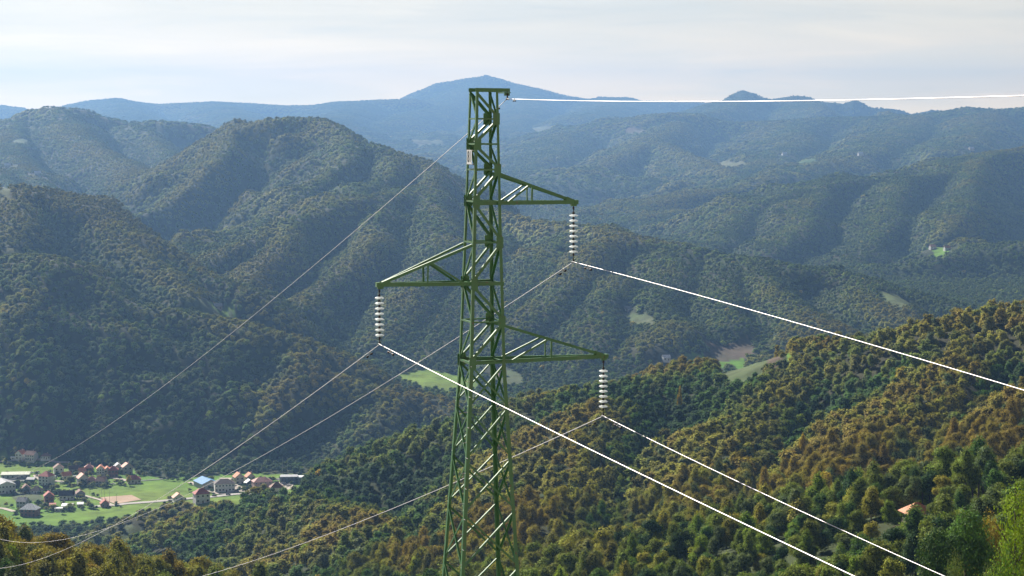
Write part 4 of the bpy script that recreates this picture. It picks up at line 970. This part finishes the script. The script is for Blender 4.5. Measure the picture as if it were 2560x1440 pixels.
def scatter():
    rng = np.random.default_rng(7)
    X, Y, S = [], [], []
    bands = [(110, 1400, 6.8, 1.0), (1400, 2900, 7.4, 1.08), (2900, 5600, 9.6, 1.44), (5600, 17500, 20, 2.8)]
    T = math.tan(R(17.5))
    for d0, d1, cell, sc in bands:
        xs = np.arange(-d1*T, d1*T, cell); ys = np.arange(d0, d1, cell)
        x, y = np.meshgrid(xs, ys); x = x.ravel(); y = y.ravel()
        x = x+rng.uniform(-.55, .55, x.size)*cell; y = y+rng.uniform(-.55, .55, x.size)*cell
        ok = (np.abs(x) < y*T) & (y > d0) & (y <= d1); x, y = x[ok], y[ok]
        z = bilerp(GZ, x, y); D = np.hypot(x, y)
        # keep what this camera, or one a few steps to its side, could see
        vis = bilerp(_vis, x, y*.985); ok = (z+14*sc)/D > vis-.0035-3.0/D
        py = 290-(z+13*sc)/D*F; ok &= py < 1520+9000/D
        ok &= cover_at(x, y) == 0
        tpx = 1280+x/y*F; tpy = 290-(z+9)/D*F       # keep the hut in sight
        ok &= ~((tpx > 2244) & (tpx < 2334) & (D < hp.y+5) & (tpy < 1318) & (D > hp.y-140))
        for hx, hy, hr in HOUSES: ok &= (x-hx)**2+(y-hy)**2 > (hr+3.5*sc)**2
        x, y, z = x[ok], y[ok], z[ok]
        X.append(x); Y.append(y); S.append(np.full(x.size, sc))
    vp = [ray_ground(a, b) for a, b, _, _ in VT]
    global VT2; VT2 = []
    for hx, hy, hr in HOUSES:
        if 1600 < hy < 2010:
            for k in range(6):
                a = rng.uniform(0, 6.28); r_ = hr+rng.uniform(.5, 9); VT2.append((hx+r_*math.cos(a), hy+r_*math.sin(a), rng.uniform(.45, 1.0), ['dark', 'grey', 'olive', 'brown', 'green', 'ochre'][rng.integers(0, 6)]))
    X.append(np.array([q[0] for q in VT2])); Y.append(np.array([q[1] for q in VT2])); S.append(np.array([q[2] for q in VT2]))
    X.append(np.array([p.x for p in vp])); Y.append(np.array([p.y for p in vp])); S.append(np.array([q[2] for q in VT]))
    x = np.concatenate(X); y = np.concatenate(Y); s = np.concatenate(S); n = x.size
    z = bilerp(GZ, x, y)
    s = s*rng.uniform(.72, 1.2, n)*(1+.18*(fbm(x, y, 90, 2, 31)))*np.where(np.hypot(x, y) < 330, .72, 1)*np.where((x > 60) & (y > 430) & (y < 640), .98, 1)
    # kinds: broad patches plus single trees
    D = np.hypot(x, y)
    warm = fbm(x, y, 420, 4, 41)*1.5+fbm(x, y, 75, 2, 42)*.85+rng.normal(0, .15, n)
    e = 25.0
    hgt = np.clip((z+340)/260, 0, 1)
    mean = sum(bilerp(GZ, x+70*math.cos(a), y+70*math.sin(a)) for a in (0, 1.57, 3.14, 4.71))/4
    warm += np.clip((z-mean)/9, -1, 1)*.75                     # warmer kinds on the crests, greener ones in the gullies
    aspect = (bilerp(GZ, x+e, y)-bilerp(GZ, x-e, y))/(2*e)      # >0 : slope faces left
    warm += (hgt-.5)*.7 + np.clip(aspect, -.5, .5)*.5 - np.clip((D-1300)/1800, 0, 1)*.42 + np.where(D < 1400, -.10, 0)
    kind = np.full(n, KN.index('green'))
    for th, k in ((-.75, 'dark'), (-.45, 'green'), (-.12, 'olive'), (.22, 'brown'), (.45, 'ochre'), (.80, 'rust')):
        kind[warm > th] = KN.index(k)
    kind[warm <= -.75] = KN.index('dark')
    u = rng.random(n); kind[u < .08] = KN.index('grey')
    far = D > 560
    kind[(u < .006) & far] = KN.index('lime'); kind[(u < .0025) & far] = KN.index('yellow')
    nr = (D < 620) & (x > 30); kind[nr] = np.array([KN.index(k) for k in ('olive', 'green', 'olive', 'ochre', 'dark', 'leafgreen', 'grey', 'olive')])[(u[nr]*97).astype(int) % 8]
    kind[-len(VT)-len(VT2):-len(VT)] = [KN.index(q[3]) for q in VT2]
    kind[-len(VT):] = [KN.index(q[3]) for q in VT]
    return x, y, z, s, kind, rng

def jitter_col(kind, rng, n):
    c = KC[kind]*rng.uniform(.8, 1.22, (n, 1))*rng.uniform(.94, 1.06, (n, 3)); return c

def forest(name, meshes, x, y, z, s, col, rng, label, lean=0.0, bury=0.0):
    n = len(x)
    e = 14.0                                       # crowns lean out from the slope they stand on
    gx = (bilerp(GZ, x+e, y)-bilerp(GZ, x-e, y))/(2*e); gy = (bilerp(GZ, x, y+e)-bilerp(GZ, x, y-e))/(2*e)
    tl = lean*np.arctan(np.hypot(gx, gy)); ta = np.arctan2(-gy, -gx); turn = rng.uniform(0, 6.28, n)
    def mm(a, b): return np.einsum('nij,njk->nik', a, b)
    def rz_(a): c_, s_ = np.cos(a), np.sin(a); o_ = np.zeros_like(a); i_ = o_+1; return np.stack([c_, -s_, o_, s_, c_, o_, o_, o_, i_], 1).reshape(-1, 3, 3)
    def ry_(a): c_, s_ = np.cos(a), np.sin(a); o_ = np.zeros_like(a); i_ = o_+1; return np.stack([c_, o_, s_, o_, i_, o_, -s_, o_, c_], 1).reshape(-1, 3, 3)
    M = mm(mm(rz_(ta), ry_(tl)), rz_(turn))
    rot = np.stack([np.arctan2(M[:, 2, 1], M[:, 2, 2]), -np.arcsin(np.clip(M[:, 2, 0], -1, 1)), np.arctan2(M[:, 1, 0], M[:, 0, 0])], 1)
    z = z-bury*s
    me = bpy.data.meshes.new(name); me.vertices.add(n)
    me.vertices.foreach_set('co', np.stack([x, y, z], 1).astype(np.float32).ravel())
    sc = np.stack([s*rng.uniform(.85, 1.15, n), s*rng.uniform(.85, 1.15, n), s*rng.uniform(.86, 1.14, n)*(np.where(np.hypot(x, y) > 5600, .27, np.where(np.hypot(x, y) > 2900, .36, np.where(np.hypot(x, y) < 1450, .85, .52))) if bury else 1.0)], 1)
    for nm, typ, key, arr in (('size', 'FLOAT_VECTOR', 'vector', sc), ('turn', 'FLOAT_VECTOR', 'vector', rot),
                              ('pick', 'INT', 'value', rng.integers(0, len(meshes), n)), ('tint', 'FLOAT_VECTOR', 'vector', col)):
        a = me.attributes.new(nm, typ, 'POINT'); a.data.foreach_set(key, np.asarray(arr, np.int32 if typ == 'INT' else np.float32).ravel())
    o = bpy.data.objects.new(name, me); scene.collection.objects.link(o)
    ng = bpy.data.node_groups.new(name, 'GeometryNodeTree'); g = NT(ng)
    ng.interface.new_socket('Geometry', in_out='INPUT', socket_type='NodeSocketGeometry')
    ng.interface.new_socket('Geometry', in_out='OUTPUT', socket_type='NodeSocketGeometry')
    gi = g.n('NodeGroupInput'); go = g.n('NodeGroupOutput')
    def attr(nm, typ): return g.n('GeometryNodeInputNamedAttribute', {'Name': nm}, data_type=typ).outputs[0]
    iop = g.n('GeometryNodeInstanceOnPoints')
    # one 'instance' per source: realise order by joining instances
    j = g.n('GeometryNodeJoinGeometry')
    for src in meshes:
        oi = g.n('GeometryNodeObjectInfo', {'Object': src}, transform_space='ORIGINAL')
        gti = g.n('GeometryNodeGeometryToInstance'); ng.links.new(oi.outputs['Geometry'], gti.inputs[0])
        ng.links.new(gti.outputs[0], j.inputs[0])
    ng.links.new(gi.outputs[0], iop.inputs['Points']); ng.links.new(j.outputs[0], iop.inputs['Instance'])
    iop.inputs['Pick Instance'].default_value = True
    ng.links.new(attr('pick', 'INT'), iop.inputs['Instance Index'])
    ng.links.new(attr('turn', 'FLOAT_VECTOR'), iop.inputs['Rotation'])
    ng.links.new(attr('size', 'FLOAT_VECTOR'), iop.inputs['Scale'])
    ng.links.new(iop.outputs[0], go.inputs[0])
    md = o.modifiers.new('trees', 'NODES'); md.node_group = ng
    tag(o, label, 'forest', kind='stuff'); return o

tx, ty, tz, ts, tk, trng = scatter()
tcol = jitter_col(tk, trng, len(tx))
tD = np.hypot(tx, ty)
_soft = np.clip((tD-1300)/1500, 0, 1)[:, None]*.45        # woods far off read as stands, not as single tints
_mean = np.array([.135, .155, .034])*np.array([1.14, 1.14, .95])
tcol = tcol*(1-_soft)+_mean*_soft
print('TREES', len(tx), [(int(((tD > a) & (tD <= b)).sum())) for a, b in ((0, 500), (500, 900), (900, 1400), (1400, 2900), (2900, 5600), (5600, 20000))])
# which single trees show largest
in_frame = (np.abs(tx/ty) < 1300/F) & (290-(tz+13*ts)/tD*F < 1435)
size_px = np.where(in_frame, ts/tD, 0)
order = np.argsort(-size_px)
NEAR_N = 270
near = order[:NEAR_N]
is_near = np.zeros(len(tx), bool); is_near[near] = True
TREE_TEXT = {
 'rust': ('rust_oak', 'rusty brown autumn oak in the wood covering the near slopes'),
 'ochre': ('ochre_oak', 'ochre yellow brown oak in the wood covering the near slopes'),
 'olive': ('olive_hornbeam', 'olive green broadleaf tree in the wood covering the near slopes'),
 'green': ('green_beech', 'mid green leafy tree in the wood covering the near slopes'),
 'dark': ('dark_tree', 'dark green tree in the wood covering the near slopes'),
 'leafgreen': ('leafy_tree', 'fresh green leafy tree in the wood covering the near slopes'),
 'lime': ('lime_tree', 'bright yellow green tree standing out among the near wood'),
 'yellow': ('yellow_maple', 'bright yellow tree standing out among the near wood'),
 'brown': ('brown_oak', 'dull brown oak in the wood covering the near slopes'),
 'grey': ('grey_tree', 'grey green half bare tree in the wood covering the near slopes')}
def make_tree(name, label, group, x, y, z, s, col, crown, trunk, rz, cat='tree', sz=None):
    root = empty(name, (x, y, z), rz); root.scale = sz or (s, s, s)
    tag(root, label, cat, group)
    c = bpy.data.objects.new('crown', crown); t = bpy.data.objects.new('trunk', trunk)
    for o in (c, t): scene.collection.objects.link(o); o.parent = root
    c['tint'] = [float(q) for q in col]
    return root, c
SRC = {'near': [None]*3, 'fine': [None]*len(FINE), 'mid': [None]*len(MID), 'low': [None]*len(LOW)}
far_pick = np.nonzero(in_frame & (tD > 2950) & (tD < 3400))[0][:len(LOW)]
is_near[far_pick] = True
for q, i in enumerate(list(near)+list(far_pick)):
    k = KN[tk[i]]; nm, lb = TREE_TEXT[k]; grp = nm.replace('_', ' ')+' trees of the near slopes'
    j = q % 5; crown, slot = FINE[j], ('fine', j)
    if tD[i] < 380 and q > 8: crown, slot = NEARC[q % 3], ('near', q % 3)
    if NEAR_N-len(MID) <= q < NEAR_N: slot = ('mid', q-(NEAR_N-len(MID))); crown = MID[slot[1]]
    if q >= NEAR_N:
        slot = ('low', q-NEAR_N); crown = LOW[slot[1]]
        nm, lb, grp = 'distant_tree', 'blue green tree on the crest of a distant wooded hill', 'single trees on the distant hills'
    root, c = make_tree(nm, lb, grp, tx[i], ty[i], tz[i], ts[i], tcol[i], crown, TRUNKS[j], trng.uniform(0, 6.28))
    if SRC[slot[0]][slot[1]] is None: SRC[slot[0]][slot[1]] = c
rest = ~is_near
for nm, d0, d1, src, lb in (('forest_near', 0, 850, 'fine', 'autumn wood of brown and green trees covering the near slopes'),
                       ('forest_valley', 850, 2600, 'mid', 'mixed wood on the slopes above the valley and the right hand spur'),
                       ('forest_far', 2600, 99999, 'low', 'blue green woods on the distant hills')):
    m = rest & (tD > d0) & (tD <= d1)
    forest(nm, SRC[src], tx[m], ty[m], tz[m], ts[m], tcol[m], trng, lb, 0.0 if d1 < 900 else .95 if d1 < 3000 else 1.1, 0 if d1 < 900 else 1.0)

# trees with a look of their own: (photo x of the stem, photo y of the top, distance, crown scale, kind, dense?, name, label)
FEAT = [
 (2350,1203,640,.62,'lime','lime_tree','small round bright yellow green tree just above the hut'),
 (2352,1258,530,.5,'green','hedge_tree','rounded green tree hiding the right end of the hut roof'),
 (2250,1287,519,.34,'grey','plum_tree','small bare looking tree in front of the left wall of the hut'),
 (2420,1262,262,1.25,'green','walnut_tree','big dark olive tree with a rusty top right of the hut'),
 (2345,1310,255,1.05,'dark','walnut_tree','dark round tree lower left of the big olive one near the corner'),
 (2475,1275,285,.9,'rust','maple_tree','ochre tree behind the big dark one near the right edge'),
 (2395,1370,150,.42,'grey','shrub','loose pale leaved shrub in front of the big dark tree'),
 (2475,1392,145,.42,'grey','shrub','loose grey green shrub with pale leaves at the bottom right'),
 (2545,1195,158,.95,'leafgreen','ash_tree','bright green leafy tree cut by the right edge'),
 (2520,1330,140,.6,'green','shrub','green leafy shrub below the bright tree at the right edge'),
 (2150,1385,420,.75,'leafgreen','willow_tree','yellow green bushy tree at the bottom, right of the lower wire'),
 (2215,1375,430,.8,'green','willow_tree','fresh green bushy tree right of the yellow green one at the bottom'),
 (1985,1230,700,.9,'green','orchard_tree','spreading green tree on the sunny slope left of the hut'),
 (2070,1245,640,.8,'lime','orchard_tree','pale yellow green tree on the sunny slope left of the hut'),
 (2110,1240,640,.9,'olive','orchard_tree','soft olive tree just left of the hut clearing'),
 (1400,1440-30,560,.8,'lime','lime_tree','light green bush low in the middle of the near slope'),
 (215,1392,470,.75,'leafgreen','lime_tree','wide yellow green tree at the bottom left'),
 (20,1358,400,.7,'lime','lime_tree','bright yellow green tree at the left edge'),
 (170,1372,470,.7,'green','lime_tree','green leafy tree left of the wide yellow green one'),
 (28,1300,470,.25,'yellow','bush','small yellow bush on the left knoll'),
 (1550,1190,930,.8,'lime','lime_tree','green tree among brown ones in the middle of the right slope'),
 (2008,1080,900,.6,'yellow','maple_tree','yellow green tree high in the dark gully of the right slope'),
 (1700,963,1150,.45,'yellow','maple_tree','small yellow tree near the crest of the right spur'),
 (323,1188,None,.9,'yellow','birch_tree','yellow autumn tree at the edge of the village green'),
]
for q, (px, py, D, s, k, nm, lb) in enumerate(FEAT):
    if D is None:
        g_ = ray_ground(px, 1214); x_, y_, z_ = g_; sz = (.75, .75, .8)
    else:
        top = pt(px, py, D); x_, y_ = top.x, top.y; z_ = ground_z(x_, y_); hh = max(4.0, min(21.0, top.z-z_)); sz = (s, s, hh/12.2)
        z_ = top.z-hh*1.0 if top.z-z_ > 21 else z_
    c_ = KC[KN.index(k)]*trng.uniform(.9, 1.1)
    cm = crown_mesh('crown', 900+q, 9000 if (D or 999) < 300 else 3600, .085 if (D or 999) < 200 else .13 if (D or 999) < 300 else .19, 9, 1.0, 1.0, sparse=.12 if 'shrub' in nm or (D or 999) < 200 else 0.0, core=(D or 999) > 300)
    make_tree(nm, lb, None, x_, y_, z_, 1, c_, cm, TRUNKS[q % 5], trng.uniform(0, 6.28), 'shrub' if nm in ('shrub', 'bush') else 'tree', sz)
# ------------------------------------------------------------------ haze
def build_haze():
    m = bpy.data.materials.new('haze_air'); m.use_nodes = True; t = m.node_tree; t.nodes.clear(); g = NT(t)
    v = g.n('ShaderNodeVolumePrincipled', {'Color': (*HAZE_COL, 1), 'Density': HAZE_DENS, 'Anisotropy': HAZE_G})
    o = g.n('ShaderNodeOutputMaterial'); t.links.new(v.outputs[0], o.inputs['Volume'])
    zmin = float(GZ.min())-1.5; top = 420.0
    mb = MB(); mb.box((0, 9150, (zmin+top)/2), (20000, 19000, top-zmin))
    h = mb.build('haze', m); tag(h, 'thin blue autumn haze filling the valleys between the hills', 'haze', kind='stuff')
build_haze()
